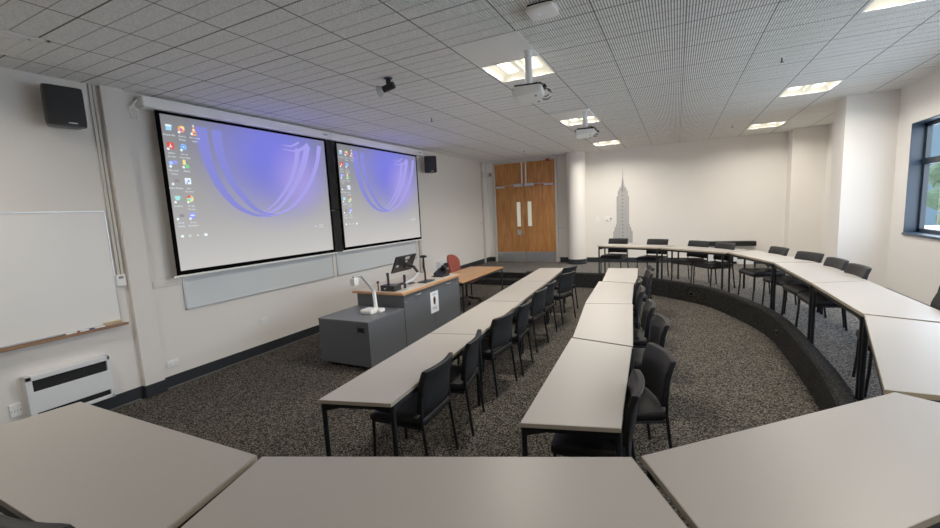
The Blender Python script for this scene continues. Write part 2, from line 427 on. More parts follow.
# ------------------------------------------------------------------ tables
def table(label, F0, F1, B1, B0, zb=0., group=None, legs=None, th=TH, edge='lamedge', top='laminate', name='meeting_table', inset=.035):
    """corners: front-left, front-right, back-right, back-left"""
    P = [Vector((*p, 0)) for p in (F0, F1, B1, B0)]
    c = sum(P, Vector())/4
    t = thing(name, label, 'table', (c.x, c.y, zb), group=group)
    L = [p-c for p in P]
    def shr(d): return [(p-p.normalized()*d).to_2d() for p in L]
    pts = [p.to_2d() for p in L]
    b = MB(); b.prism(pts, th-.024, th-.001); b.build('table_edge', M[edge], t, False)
    b = MB(); b.prism(shr(.004), th-.0012, th); b.build('tabletop', M[top], t, False)
    q = shr(inset)
    legp = []
    b = MB()
    for i in range(4):
        a, d = Vector((*q[i], 0)), Vector((*q[(i+1) % 4], 0)); u = (d-a).normalized(); n = Vector((-u.y, u.x, 0))*.009
        v = [a-n, d-n, d+n, a+n]; b.prism([(p.x, p.y) for p in v], th-.058, th-.024)
        for e, s in ((a, 1), (d, -1)):    # gusset brackets
            x0 = e+u*s*.01; x1 = e+u*s*.13
            vv = [b.bm.verts.new((p.x+m.x, p.y+m.y, z)) for m in (n*.4, -n*.4) for p, z in ((x0, th-.058), (x1, th-.058), (x0, th-.085))]
            b.bm.faces.new(vv[:3]); b.bm.faces.new(vv[3:][::-1])
            for k in range(3): b.bm.faces.new((vv[k], vv[(k+1) % 3], vv[3+(k+1) % 3], vv[3+k]))
    b.build('apron', M['leg'], t, False)
    for p in q:
        MB().lathe([(.016, .004), (.0165, th-.03)], (p[0], p[1], 0), 14).lathe([(.019, 0), (.019, .012)], (p[0], p[1], 0), 14).build('leg', M['leg'], t, True)
    return t

GR1 = 'tables of the front straight row'; GR2 = 'tables of the second straight row'; GR3 = 'tables of the raised curved row'
r1 = [((-2.016, 1.80), (-1.541, 1.92)), ((-2.095, 3.28), (-1.625, 3.37)), ((-2.16, 4.72), (-1.70, 4.77)), ((-2.235, 6.17), (-1.77, 6.21)), ((-2.307, 7.607), (-1.844, 7.66))]
nm = ['nearest table of the front row, free corner toward the camera', 'second table of the front row, alongside the grey lectern', 'third table of the front row, level with the orange wooden desk', 'farthest table of the front row, toward the double doors']
for i in range(4):
    (a, b), (c, d) = r1[i], r1[i+1]
    s = .004
    table('long grey-topped '+nm[i], (b[0], b[1]+s), (d[0], d[1]-s), (c[0], c[1]-s), (a[0], a[1]+s), group=GR1)
r2 = [((-.735, 1.983), (-.24, 2.112), (-.805, 3.525), (-.305, 3.425)), ((-.798, 3.55), (-.298, 3.45), (-.94, 4.855), (-.43, 4.955)),
      ((-.945, 4.865), (-.44, 4.965), (-1.025, 6.36), (-.53, 6.27)), ((-.98, 6.385), (-.487, 6.29), (-1.08, 7.74), (-.59, 7.76))]
nm = ['nearest table of the middle row, bare end facing the camera', 'second table of the middle row from the near end', 'third table of the middle row from the near end', 'farthest and smallest-looking table of the middle row, before the raised curb']
for i, (nl, nr, fl, fr_) in enumerate(r2):
    table('pale grey-topped '+nm[i], nr, fr_, fl, nl, group=GR2)
tt = [
    ('raised table at the bottom left corner, in front of the wall heater', (-2.765, .938), (-1.42, .955), (-1.30, .448), (-2.84, .44)),
    ('raised table at the bottom centre, nearest the camera', (-1.393, .957), (-.13, 1.455), (.133, 1.008), (-1.252, .453)),
    ('raised table at the bottom right, between the centre table and the right-hand bend', (-.10, 1.473), (.872, 2.375), (1.32, 2.12), (.16, 1.005)),
    ('raised table at the right edge of the view, lit bluish by the window', (.843, 2.39), (1.228, 3.88), (1.70, 3.68), (1.36, 2.40)),
    ('raised table on the right, just beyond the one at the right edge', (1.23, 3.91), (1.227, 5.17), (1.72, 5.40), (1.72, 3.72)),
    ('raised table on the right, third back from the near bend', (1.227, 5.19), (1.18, 6.75), (1.715, 6.74), (1.722, 5.42)),
    ('raised table at the far right bend of the curved row', (1.18, 6.77), (.78, 8.03), (1.19, 8.32), (1.715, 6.80)),
    ('raised table on the far side in front of the dark-topped wall heater', (.72, 8.0), (-.27, 8.80), (0.03, 9.23), (1.09, 8.37)),
    ('raised table at the far left end of the curved row, under the skyscraper decal', (-.30, 8.83), (-1.53, 9.32), (-1.47, 9.82), (-.03, 9.29))]
for i, (l, *P) in enumerate(tt): table('grey-topped '+l, *P, zb=TZ, group=GR3, th=.665, edge='lamedge_lit' if i > 2 else 'lamedge')  # right and far tables take the paler, lit copy of the edge

# ------------------------------------------------------------------ chairs
def make_chair():
    t = thing('stacking_chair', 'x', 'chair')
    def sf(p):
        x, y, z = p
        z += -.012*max(0, 1-(x/.2)**2)*max(0, 1-(y/.2)**2)*(1 if z > 0 else 0)
        z -= .02*max(0, (y-.12)/.1)**2
        x *= 1-.07*(.22-y)/.44
        return Vector((x, y, z))
    MB().rbox((.45, .45, .07), .03, 9, sf, (0, 0, .405)).build('seat', M['vinyl'], t)
    MB().box((-.195, -.19, .355), (.195, .19, .372), .004).build('seat_pan', M['leg'], t)
    def bf(p):
        x, y, z = p
        u = (z+.155)/.31
        y += -.042*u - .020*max(0, u-.72)/.28 + .030*(x/.2)**2 - .020
        zz = z
        return Vector((x, y, zz))
    MB().rbox((.410, .046, .315), .014, 12, bf, (0, -.195, .617)).build('backrest', M['vinyl2'], t)
    for s in (-1, 1):
        b = MB()
        for zz in (.60, .68): b.lathe([(.008, 0), (.006, .004)], (s*.06, -.1995-(.045*((zz-.46)/.31))+.027, zz), 8, 'Y')
        if s == 1: b.build('button', M['vinyl'], t)
        else: b.bm.free()
    for s in (-1, 1):
        MB().tube([(s*.205, .215, .0), (s*.205, .20, .2), (s*.205, .195, .375)], .0115).build('leg', M['leg'], t)
        MB().tube([(s*.205, -.252, .0), (s*.203, -.228, .2), (s*.200, -.205, .40), (s*.198, -.205, .50), (s*.192, -.215, .62), (s*.185, -.235, .70)], .0115).build('leg', M['leg'], t)
        MB().tube([(s*.205, .195, .365), (s*.207, 0, .365), (s*.208, -.195, .365)], .010).build('side_rail', M['leg'], t)
    return t
chair = make_chair(); chair_used = [False]
def put_chair(x, y, face, label, group, z=0):
    """x,y = middle of the top of the backrest; face = heading in degrees the sitter looks to"""
    a = math.radians(face)
    off_ = .262
    px, py = x+math.cos(a)*off_, y+math.sin(a)*off_
    rz = a-PI/2
    if not chair_used[0]:
        chair_used[0] = True; chair.location = (px, py, z); chair.rotation_euler = (0, 0, rz); chair['label'] = label; chair['group'] = group; return chair
    c = dup(chair, (px, py, z), rz, label, group)
    if z > 0: c.scale = (1.07, 1, 1)
    return c
G1 = 'black chairs along the front row'; G2 = 'black chairs along the middle row'; G3 = 'black chairs of the raised curved row'
ordn = ['nearest', 'second', 'third', 'fourth', 'fifth', 'sixth', 'seventh', 'farthest']
for i, (x, y, f) in enumerate([(-1.468, 2.41, 182), (-1.485, 3.03, 192), (-1.506, 3.76, 173), (-1.475, 4.33, 183), (-1.523, 5.09, 176), (-1.535, 5.60, 177), (-1.50, 6.48, 164), (-1.61, 7.13, 160)]):
    put_chair(x, y, f, 'black padded chair pushed up to the front row of tables, %s from the camera' % ordn[i], G1)
for i, (x, y, f) in enumerate([(-.185, 2.50, 184), (-.069, 3.09, 204), (-.085, 3.974, 193), (-.212, 4.60, 189), (-.355, 5.36, 184), (-.43, 6.0, 184), (-.335, 6.74, 192), (-.335, 7.27, 190)]):
    put_chair(x, y, f, 'black padded chair on the right side of the middle row, %s from the camera' % ordn[i], G2)
tl = ['in front of the skyscraper decal at the far wall', 'second from the left along the far wall', 'third from the left along the far wall',
      'immediately left of the far wall heater', 'at the far bend right of the heater', 'at the far right bend, left of the white pier',
      'in front of the white pier, left of a pair', 'in front of the white pier, right of a pair', 'at the right edge, half hidden behind another chair', 'at the right edge of the view below the window']
for i, (x, y, f) in enumerate([(-1.153, 9.90, 255), (-.331, 9.577, 247), (.411, 9.024, 228), (.807, 8.555, 214), (1.431, 7.72, 198), (1.635, 7.0, 204), (1.736, 6.304, 188), (1.764, 5.729, 184), (2.16, 4.86, 180), (1.80, 4.14, 172)]):
    put_chair(x, y, f, 'black padded raised-floor chair '+tl[i], G3, TZ)
put_chair(-1.65, .365, 98, 'black chair back just showing at the bottom left corner behind the near table', G3, TZ)

# ------------------------------------------------------------------ lectern group
t = thing('low_cabinet', 'low dark grey cabinet with a white document camera on top, joined to the lectern', 'cabinet', (-3.55, 4.0, 0))
PX0, PX1 = -3.94, -3.165
loc(MB().box((PX0, 3.655, .05), (PX1, 4.37, .575)), 'body', M['podium'], t)
loc(MB().box((PX0-.004, 3.65, .575), (PX1+.004, 4.372, .594), .002), 'top_panel', M['podtop'], t)
loc(MB().box((PX0+.05, 3.70, .02), (PX1-.05, 4.33, .05)), 'plinth', M['black'], t)
for (a, b) in ((PX0+.08, 3.72), (PX1-.08, 3.72), (PX0+.08, 4.3), (PX1-.08, 4.3)): loc(MB().lathe([(.022, -.012), (.025, 0), (.022, .012)], (a, b, .025), 12, 'X'), 'castor', M['black'], t)
s_ = loc(MB().box((-3.335, 3.648, .46), (-3.225, 3.657, .525), .002), 'socket_panel', M['black'], t)
loc(MB().box((-3.31, 3.644, .475), (-3.25, 3.649, .51), .002), 'socket', M['gap'], t)
t = thing('lectern', 'tall dark grey lectern cabinet with wood-edged top and two doors', 'lectern', (-3.55, 5.0, 0))
YA, YZ = 4.375, 5.92
loc(MB().box((PX0, YA, .05), (PX1-.012, YZ, .768)), 'body', M['podium'], t)
loc(MB().box((PX0+.05, YA+.05, .0), (PX1-.06, YZ-.05, .05)), 'plinth', M['black'], t)
loc(MB().box((PX0-.03, YA-.065, .77), (PX1+.045, YZ+.03, .802), .006), 'top_edge', M['wood'], t)
loc(MB().box((PX0, YA-.035, .8005), (PX1+.015, YZ, .806), .001), 'worktop', M['tan'], t)
ym = 5.13
for (a, b, hy, ky) in ((YA+.003, ym-.002, 4.70, 4.42), (ym+.002, YZ-.003, 5.55, 5.84)):
    d = loc(MB().box((PX1-.012, a, .055), (PX1+.004, b, .765), .001), 'door', M['podium'], t)
    h = loc(MB().tube([(PX1+.004, hy-.06, .72), (PX1+.022, hy-.055, .717), (PX1+.024, hy, .715), (PX1+.022, hy+.055, .717), (PX1+.004, hy+.06, .72)], .005, 8), 'handle', M['silver'], t)
    h.parent = d; h.matrix_parent_inverse = d.matrix_parent_inverse.copy(); h.matrix_parent_inverse = Matrix.Identity(4)
    k = loc(MB().lathe([(.008, 0), (.007, .003)], (PX1+.004, ky, .66), 12, 'X'), 'keyhole', M['alu'], t)
    k.parent = d; k.matrix_parent_inverse = Matrix.Identity(4)
t = thing('notice_sheet', 'white paper notice with a brown crest taped to the lectern front', 'notice', (PX1+.006, 5.0, .55))
px_ = PX1+.0055
loc(MB().box((px_, 5.015, .36), (px_+.001, 5.235, .67)), 'paper', M['paper'], t)
b = MB()
for (y_, z_, r_) in ((5.125, 0.535, .028), (5.117, 0.555, .022), (5.133, 0.560, .02), (5.121, 0.510, .022), (5.129, 0.490, .015), (5.125, 0.580, .014)): b.lathe([(r_*1.4, 0), (r_*1.3, .0006)], (px_+.001, y_, z_), 14, 'X')
loc(b, 'crest', M['crest'], t)
b = MB()
for (z_, w_) in ((.635, .12), (.620, .09), (.44, .13), (.427, .15), (.414, .10)): b.box((px_+.001, 5.125-w_/2, z_-.003), (px_+.0014, 5.125+w_/2, z_+.003))
loc(b, 'text_lines', M['ink'], t)

# document camera
zc = .594
t = thing('document_camera', 'white document camera with a bent arm on the low grey cabinet', 'document camera', (-3.45, 4.08, zc))
loc(MB().box((-3.54, 3.95, zc), (-3.36, 4.12, zc+.055), .016), 'base', M['white'], t)
loc(MB().box((-3.41, 4.07, zc), (-3.31, 4.17, zc+.045), .014), 'side_pod', M['white'], t)
loc(MB().tube([(-3.425, 4.13, zc+.02), (-3.44, 4.14, .72), (-3.455, 4.145, .86)], .024, 12), 'post', M['white'], t)
loc(MB().tube([(-3.455, 4.145, .85), (-3.47, 4.09, .94), (-3.50, 4.02, 1.04), (-3.51, 3.99, 1.078)], [.020, .018, .016, .016], 10), 'arm', M['silver'], t)
loc(MB().tube([(-3.51, 4.0, 1.076), (-3.51, 3.93, 1.085), (-3.51, 3.85, 1.07)], .019, 10), 'head', M['silver'], t)
loc(MB().box((-3.545, 3.83, .975), (-3.475, 3.91, 1.065), .01), 'camera_block', M['white'], t)
# control box with upright microphone
t = thing('control_box', 'small black desk unit with an upright stick on the lectern near end', 'electronics', (-3.40, 4.43, .806))
loc(MB().box((-3.52, 4.36, .806), (-3.29, 4.52, .885), .008), 'body', M['black'], t)
loc(MB().tube([(-3.41, 4.40, .87), (-3.41, 4.40, .98), (-3.415, 4.40, 1.05)], [.018, .017, .021], 10), 'stick', M['black'], t)
loc(MB().tube([(-3.56, 4.37, .806), (-3.56, 4.37, .91)], .008, 8).lathe([(.014, 0), (.022, .014), (.010, .030)], (-3.56, 4.37, .91), 12), 'microphone', M['black'], t)
loc(MB().box((-3.455, 4.355, .835), (-3.43, 4.362, .85)), 'indicator', M['silver'], t)
# monitor on arm
t = thing('monitor', 'black monitor seen from behind on a silver swing arm clamped to the lectern', 'monitor', (-3.30, 4.68, .806))
mc = Vector((-3.56, 5.04, 1.11))
R = Matrix.Rotation(math.radians(0), 4, 'Z')
u = Vector((0, 1, 0)); dn = Vector((-.10, 0, -.222)).normalized(); n_ = u.cross(dn).normalized()
Mx = Matrix((u, -dn, n_)).transposed()
def rb(c, sx, sy, sz, bev=.004):
    b = MB(); b.box((c-Vector((sx, sy, sz))/2), (c+Vector((sx, sy, sz))/2), bev, rot=Mx); return b
cen = Vector((-3.40, 4.765, 1.13))
loc(rb(cen, .475, .245, .022), 'screen_housing', M['black'], t)
back = n_ if n_.x > 0 else -n_
for (a, b_, w_, h_) in ((.03, -.085, .10, .04), (-.16, .02, .05, .03), (.03, -.03, .045, .028)):
    loc(rb(cen+u*a+dn*b_+back*.012, w_, h_, .003, .001), 'label_plate', M['silver'], t)
mp = cen+u*.06+dn*.03
loc(rb(mp+back*.018, .08, .08, .018), 'mount_plate', M['black'], t)
el = Vector((-3.26, 4.90, .975))
loc(MB().tube([mp+back*.02, mp*.5+el*.5+Vector((.03, 0, .03)), el], [.02, .022, .018], 10), 'upper_arm', M['black'], t)
post = Vector((-3.29, 4.60, .806))
loc(MB().tube([el, (-3.26, 4.74, .91), (-3.29, 4.60, .885)], [.024, .022, .024], 10), 'middle_arm', M['silver'], t)
loc(MB().tube([(-3.29, 4.60, .885), (-3.36, 4.46, .865), (-3.44, 4.40, .872)], .018, 10), 'lower_arm', M['black'], t)
loc(MB().tube([post, post+Vector((0, 0, .19))], .019, 12), 'clamp_post', M['black'], t)
loc(MB().box((-3.34, 4.55, .806), (-3.22, 4.66, .815), .003), 'clamp_base', M['silver'], t)
# upright stand
t = thing('desk_stand', 'slim black upright stand with a flat head at the middle of the lectern', 'stand', (-3.31, 5.15, .806))
loc(MB().box((-3.37, 5.02, .806), (-3.22, 5.28, .820), .004), 'base', M['black'], t)
loc(MB().tube([(-3.31, 5.15, .815), (-3.31, 5.15, .95), (-3.32, 5.14, 1.02), (-3.31, 5.13, 1.17)], [.015, .014, .019, .013], 8), 'pole', M['black'], t)
loc(MB().lathe([(.02, 0), (.052, .008), (.056, .026), (.03, .04)], (-3.31, 5.13, 1.16), 16), 'head', M['black'], t)
t = thing('touch_pad', 'flat black pad lying left of the slim upright stand', 'electronics', (-3.42, 4.98, .806))
loc(MB().box((-3.50, 4.90, .806), (-3.40, 5.02, .818), .004), 'pad', M['black'], t)
loc(MB().tube([(-3.42, 4.98, .818), (-3.425, 5.0, .86), (-3.45, 5.05, .9)], .003, 6), 'cable', M['black'], t)
t = thing('telephone', 'black desk telephone at the far end of the lectern', 'telephone', (-3.33, 5.64, .806))
b = MB(); vs = [(-3.42, 5.54, .806), (-3.24, 5.54, .806), (-3.24, 5.76, .806), (-3.42, 5.76, .806), (-3.42, 5.54, .825), (-3.24, 5.54, .825), (-3.24, 5.76, .90), (-3.42, 5.76, .90)]
V = [b.bm.verts.new(v) for v in vs]
for f in ((0, 1, 2, 3), (4, 5, 6, 7), (0, 1, 5, 4), (1, 2, 6, 5), (2, 3, 7, 6), (3, 0, 4, 7)): b.bm.faces.new([V[i] for i in f])
loc(b, 'base', M['black'], t)
loc(MB().tube([(-3.39, 5.55, .855), (-3.395, 5.59, .875), (-3.395, 5.71, .915), (-3.39, 5.75, .915)], [.022, .014, .014, .022], 10), 'handset', M['black'], t)
loc(MB().box((-3.35, 5.69, .885), (-3.27, 5.75, .97), .004, rot=Matrix.Rotation(.5, 3, 'X')), 'display', M['black'], t)
loc(MB().tube([(-3.39, 5.55, .84), (-3.43, 5.52, .815), (-3.44, 5.62, .812), (-3.43, 5.72, .815)], .004, 6), 'cord', M['black'], t)

# wooden side desk
tb = table('orange wooden desk at the far end of the lectern', (-3.11, 5.93), (-3.10, 7.72), (-3.80, 7.66), (-3.80, 5.93), th=.67, edge='wood', top='wood', name='side_desk', inset=.05)
# red office chair
t = thing('office_chair', 'red fabric office chair behind the orange wooden desk', 'chair', (-3.62, 7.10, 0), rz=0)
def loc0(mb, name, m): return mb.build(name, m, t)
hx, hy = 0, 0
def bk(p):
    x, y, z = p; u = (z+.19)/.38
    y *= (1-.75*max(0, (u-.62)/.38)**2)**.5*(1-.18*max(0, .6-u)); x += .05*(y/.2)**2-.06*u
    return Vector((x, y, z))
# the back stands toward the left wall, seat under the desk
loc0(MB().rbox((.055, .46, .42), .027, 12, bk, (-.44, .28, .74)), 'backrest', M['red'])
loc0(MB().rbox((.44, .46, .07), .033, 8, None, (-.16, .22, .44)), 'seat', M['red'])
loc0(MB().tube([(-.30, .25, .40), (-.43, .27, .42), (-.50, .28, .5), (-.50, .28, .66)], .014), 'back_bracket', M['black'])
loc0(MB().lathe([(.025, .08), (.025, .40)], (-.12, .20, 0), 14), 'gas_column', M['black'])
loc0(MB().box((-.24, .10, .385), (.0, .30, .41), .005), 'mechanism', M['black'])
for k in range(5):
    a = 2*PI*k/5+.3; ex, ey = -.12+.27*math.cos(a), .20+.27*math.sin(a)
    loc0(MB().tube([(-.12, .20, .11), (ex, ey, .07)], [.022, .014], 8), 'base_leg', M['black'])
    loc0(MB().lathe([(.022, -.02), (.027, -.012), (.027, .012), (.022, .02)], (ex, ey, .027), 12, 'X'), 'castor', M['black'])

# ------------------------------------------------------------------ left wall fittings
# projection screens
def icon_batch():
    pass
IC = dict(white=glow('icon_white', (.85, .95, 1.), .95), blue=glow('icon_blue', (.08, .22, .75), 1.), sky=glow('icon_sky', (.30, .62, .85), 1.), red=glow('icon_red', (.75, .06, .04), .9),
          orange=glow('icon_orange', (.95, .35, .08), 1.), yellow=glow('icon_yellow', (.85, .75, .25), 1.), green=glow('icon_green', (.15, .75, .25), .9), purple=glow('icon_purple', (.28, .30, .85), .95),
          band=glow('wave_band', (.20, .21, .66), .86), band2=glow('wave_band_pale', (.33, .30, .80), .9), band3=glow('wave_band_faint', (.20, .19, .36), .95), txt=glow('icon_text', (.75, .88, .95), 1.), cyan=glow('icon_cyan', (.35, .85, .8), .9), magenta=glow('icon_magenta', (.6, .15, .5), .9), grey=glow('icon_grey', (.25,.25,.27), .8))
for b_, f_ in (('band', (.22, .23, .80)), ('band2', (.40, .33, .86))): pass
SX = -4.955
def proj_screen(label, y0, y1, z0, z1, cy0, cy1, caselabel):
    t = thing('projection_screen', label, 'projection screen', (SX, (y0+y1)/2, z0), group='pull-down projection screens on the left wall')
    loc(MB().box((SX-.004, y0, z0), (SX, y1, z1)), 'screen_border', M['border'], t)
    bw = .045
    a0, a1, b0, b1 = y0+bw, y1-bw, z0+.05, z1-.03
    loc(MB().poly([(SX+.001, a0, b0), (SX+.001, a1, b0), (SX+.001, a1, b1), (SX+.001, a0, b1)]), 'projected_image', M['screen'], t)
    W, Hh = a1-a0, b1-b0
    def P(u, v, d=.002): return (SX+d, a0+u*W, b1-v*Hh)
    def ribbon(pts, w, key):
        pts = catmull(pts, 6); b = MB(); n = len(pts); prev = None
        for i, p in enumerate(pts):
            a = Vector(pts[max(i-1, 0)]); c = Vector(pts[min(i+1, n-1)]); d = (c-a).normalized(); nn = Vector((-d.y, d.x))
            ww = w*(.15+.85*math.sin(PI*min(1, (i/(n-1))*.5+.5)))*.5
            l = Vector(p)+nn*ww; r = Vector(p)-nn*ww
            cur = (b.bm.verts.new(P(*l, .0018)), b.bm.verts.new(P(*r, .0018)))
            if prev: b.bm.faces.new((prev[0], prev[1], cur[1], cur[0]))
            prev = cur
        return loc(b, 'wallpaper_wave', IC[key], t)
    ribbon([(.185, .045), (.187, .175), (.205, .30), (.25, .456), (.33, .585), (.43, .65), (.53, .665)], .058, 'band')
    ribbon([(.262, .05), (.262, .164), (.281, .294), (.328, .44), (.42, .59), (.50, .645), (.58, .655)], .052, 'band')
    ribbon([(.955, .05), (.915, .23), (.817, .436), (.69, .59), (.57, .65), (.46, .667)], .034, 'band2')
    ribbon([(.855, .065), (.806, .241), (.73, .407), (.61, .58), (.49, .655)], .046, 'band2')
    ribbon([(.775, .10), (.744, .247), (.688, .393), (.59, .54), (.48, .64)], .034, 'band2')
    ribbon([(.86, .05), (.80, .105), (.74, .125), (.66, .12)], .026, 'band2')
    ribbon([(.79, .045), (.74, .08), (.70, .09), (.65, .085)], .016, 'band2')
    def disc(u, v, r, key, name='desktop_icon', n=16, d=.003):
        c = P(u, v); b = MB(); b.poly([(SX+d, c[1]+r*math.cos(2*PI*k/n), c[2]+r*math.sin(2*PI*k/n)) for k in range(n)]); return (b, key, name)
    def quad(u, v, w, h, key, d=.003, name='desktop_icon', skew=0):
        c = P(u, v); b = MB(); b.poly([(SX+d, c[1]-w/2, c[2]-h/2), (SX+d, c[1]+w/2, c[2]-h/2), (SX+d, c[1]+w/2+skew, c[2]+h/2), (SX+d, c[1]-w/2+skew, c[2]+h/2)]); return (b, key, name)
    def tri(u, v, w, h, key, d=.0035):
        c = P(u, v); b = MB(); b.poly([(SX+d, c[1]-w/2, c[2]-h/2), (SX+d, c[1]+w/2, c[2]-h/2), (SX+d, c[1], c[2]+h/2)]); return (b, key, 'desktop_icon')
    icons = []
    cx = (.029, .087, .145); rows = [.078, .192, .302, .414, .530, .640]
    def arrow(u, v): return [disc(u-.012, v+.022, .014, 'white', d=.0042)]
    icons.append([quad(cx[0], rows[0], .058, .062, 'sky', skew=.012), quad(cx[0], rows[0]-.012, .055, .02, 'white', .0035)])
    icons.append([disc(cx[1], rows[0], .036, 'orange'), disc(cx[1]+.006, rows[0]-.008, .022, 'yellow', d=.0034), disc(cx[1]-.001, rows[0]+.004, .019, 'magenta', d=.0038)]+arrow(cx[1], rows[0]))
    icons.append([tri(cx[2], rows[0]-.008, .05, .075, 'orange'), quad(cx[2], rows[0]-.005, .026, .014, 'white', .0038), tri(cx[2], rows[0]-.035, .02, .03, 'white', .004), quad(cx[2], rows[0]+.027, .062, .014, 'orange', .0036)]+arrow(cx[2], rows[0]))
    icons.append([quad(cx[0], rows[1], .07, .07, 'red'), tri(cx[0], rows[1]-.006, .014, .035, 'white'), quad(cx[0], rows[1]+.008, .034, .008, 'white', .0036)]+arrow(cx[0], rows[1]))
    icons.append([disc(cx[1], rows[1], .037, 'blue'), disc(cx[1], rows[1], .030, 'sky', d=.0034), disc(cx[1], rows[1], .022, 'blue', d=.0038), disc(cx[1], rows[1], .009, 'white', d=.004)]+arrow(cx[1], rows[1]))
    icons.append([disc(cx[0]-.008, rows[2], .026, 'purple'), disc(cx[0]+.012, rows[2]-.006, .022, 'purple', d=.0034), quad(cx[0]-.008, rows[2], .03, .03, 'sky', .0037)]+arrow(cx[0], rows[2]))
    icons.append([quad(cx[1]-.006, rows[2]-.01, .03, .055, 'yellow'), disc(cx[1]+.006, rows[2]+.016, .02, 'green', d=.0036)]+arrow(cx[1], rows[2]))
    icons.append([quad(cx[0]+.008, rows[3], .05, .03, 'grey')]+arrow(cx[0], rows[3]))
    icons.append([quad(cx[1], rows[3], .066, .068, 'white'), tri(cx[1]+.003, rows[3]-.004, .03, .03, 'blue', .0037), quad(cx[1]-.005, rows[3]+.012, .012, .02, 'blue', .0037)])
    icons.append([disc(cx[0], rows[4]-.004, .026, 'cyan'), quad(cx[0], rows[4]-.012, .06, .018, 'cyan', .0035)]+arrow(cx[0], rows[4]))
    icons.append([disc(cx[1], rows[4], .036, 'yellow'), tri(cx[1]-.004, rows[4]-.016, .06, .036, 'red'), disc(cx[1]-.008, rows[4]+.010, .018, 'green', d=.0036), disc(cx[1], rows[4], .014, 'sky', d=.0039)]+arrow(cx[1], rows[4]))
    icons.append([quad(cx[0]+.008, rows[5], .05, .03, 'grey')]+arrow(cx[0], rows[5]))
    icons.append([disc(cx[1], rows[5], .038, 'purple'), quad(cx[1], rows[5], .042, .012, 'white', .0035)]+arrow(cx[1], rows[5]))
    for items in icons:
        me = bpy.data.meshes.new('desktop_icon'); vs_, fs_, mi_, keys = [], [], [], []
        for (b, key, name) in items:
            if key not in keys: keys.append(key)
            b.bm.verts.index_update(); n0 = len(vs_)
            vs_ += [tuple(v.co) for v in b.bm.verts]
            for f_ in b.bm.faces: fs_.append([v.index+n0 for v in f_.verts]); mi_.append(keys.index(key))
            b.bm.free()
        me.from_pydata(vs_, [], fs_)
        for k in keys: me.materials.append(IC[k])
        for p_, k in zip(me.polygons, mi_): p_.material_index = k
        ob = bpy.data.objects.new('desktop_icon', me); C.objects.link(ob); ob.parent = t; ob.matrix_parent_inverse = Matrix.Translation(-Vector(t.location))
    # writing under the icons and the task bar
    words = {(0, 0): ['Recycle Bin'], (0, 1): ['Firefox', 'Private'], (0, 2): ['VLC media', 'player'], (1, 0): ['Adobe', 'Acrobat'], (1, 1): ['Screen', 'Recording'], (2, 0): ['Microsoft', 'Teams'], (2, 1): ['Aktivit'], (3, 0): ['Smart Display'],
             (3, 1): ['Sync', 'Shortcut'], (4, 0): ['Graphics'], (4, 1): ['Google', 'Chrome'], (5, 0): ['Cloud', 'Display'], (5, 1): ['Zoom', 'Workplace']}
    objs = []
    def text(s, y, z, size):
        cu = bpy.data.curves.new('txt', 'FONT'); cu.body = s; cu.size = size; cu.align_x = 'CENTER'; cu.resolution_u = 1
        ob = bpy.data.objects.new('txt', cu); C.objects.link(ob); objs.append(ob)
        ob.matrix_world = Matrix.Translation((SX+.0035, y, z)) @ Matrix(((0, 0, 1, 0), (1, 0, 0, 0), (0, 1, 0, 0), (0, 0, 0, 1)))
    for (r, c), ws in words.items():
        for k, s in enumerate(ws):
            p = P(cx[c], rows[r]+.052+.022*k); text(s, p[1], p[2], .026)
    p = P(.905, .775); text('11:24 AM', p[1], p[2]+.02, .024); text('ENG', p[1]-.10, p[2], .024); text('13/02/2024', p[1], p[2]-.012, .024)
    bpy.context.view_layer.update()
    dg = bpy.context.evaluated_depsgraph_get(); m0 = bmesh.new()
    for ob in objs:
        me_ = bpy.data.meshes.new_from_object(ob.evaluated_get(dg)); me_.transform(ob.matrix_world); m0.from_mesh(me_); bpy.data.meshes.remove(me_)
    for ob in objs:
        cu = ob.data; bpy.data.objects.remove(ob); bpy.data.curves.remove(cu)
    q = MB(); q.bm.free(); q.bm = m0; loc(q, 'icon_lettering', IC['txt'], t)
    for (u_, w_, h_) in ((.028, .03, .026), (.10, .02, .01), (.14, .036, .03)):
        c = P(u_, .775); loc(MB().poly([(SX+.003, c[1]-w_/2, c[2]-h_/2), (SX+.003, c[1]+w_/2, c[2]-h_/2), (SX+.003, c[1]+w_/2, c[2]+h_/2), (SX+.003, c[1]-w_/2, c[2]+h_/2)]), 'taskbar_icon', IC['white'], t)
    c = P(.063, .775); b = MB()
    ro = [b.bm.verts.new((SX+.003, c[1]+.014*math.cos(2*PI*k/14), c[2]+.014*math.sin(2*PI*k/14))) for k in range(14)]
    ri = [b.bm.verts.new((SX+.003, c[1]+.010*math.cos(2*PI*k/14), c[2]+.010*math.sin(2*PI*k/14))) for k in range(14)]
    for k in range(14): b.bm.faces.new((ro[k], ro[(k+1) % 14], ri[(k+1) % 14], ri[k]))
    loc(b, 'taskbar_icon', IC['white'], t)
    loc(MB().tube([(SX, y0-.03, z0-.012), (SX, y1+.03, z0-.012)], .013, 10), 'bottom_bar', M['white'], t)
    c = loc(MB().box((XL+.004, cy0, z1+.008), (XL+.150, cy1, z1+.125), .02, seg=4), 'case', M['casewhite'], t)
    l_ = MB().box((XL+.149, cy1-.16, z1+.06), (XL+.1515, cy1-.08, z1+.078)); l_ = loc(l_, 'maker_plate', M['ink'], t)
    return t
proj_screen('nearer pull-down projection screen showing a blue desktop, left of its twin', 2.664, 5.085, 1.252, 3.03, 2.55, 5.18, '')
proj_screen('farther pull-down projection screen showing a blue desktop, above the lectern', 5.275, 7.665, 1.258, 3.03, 5.19, 7.90, '')
t = thing('blanking_strip', 'dark vertical strip filling the gap between the two projection screens', 'panel', (XL+.08, 5.18, 1.3))
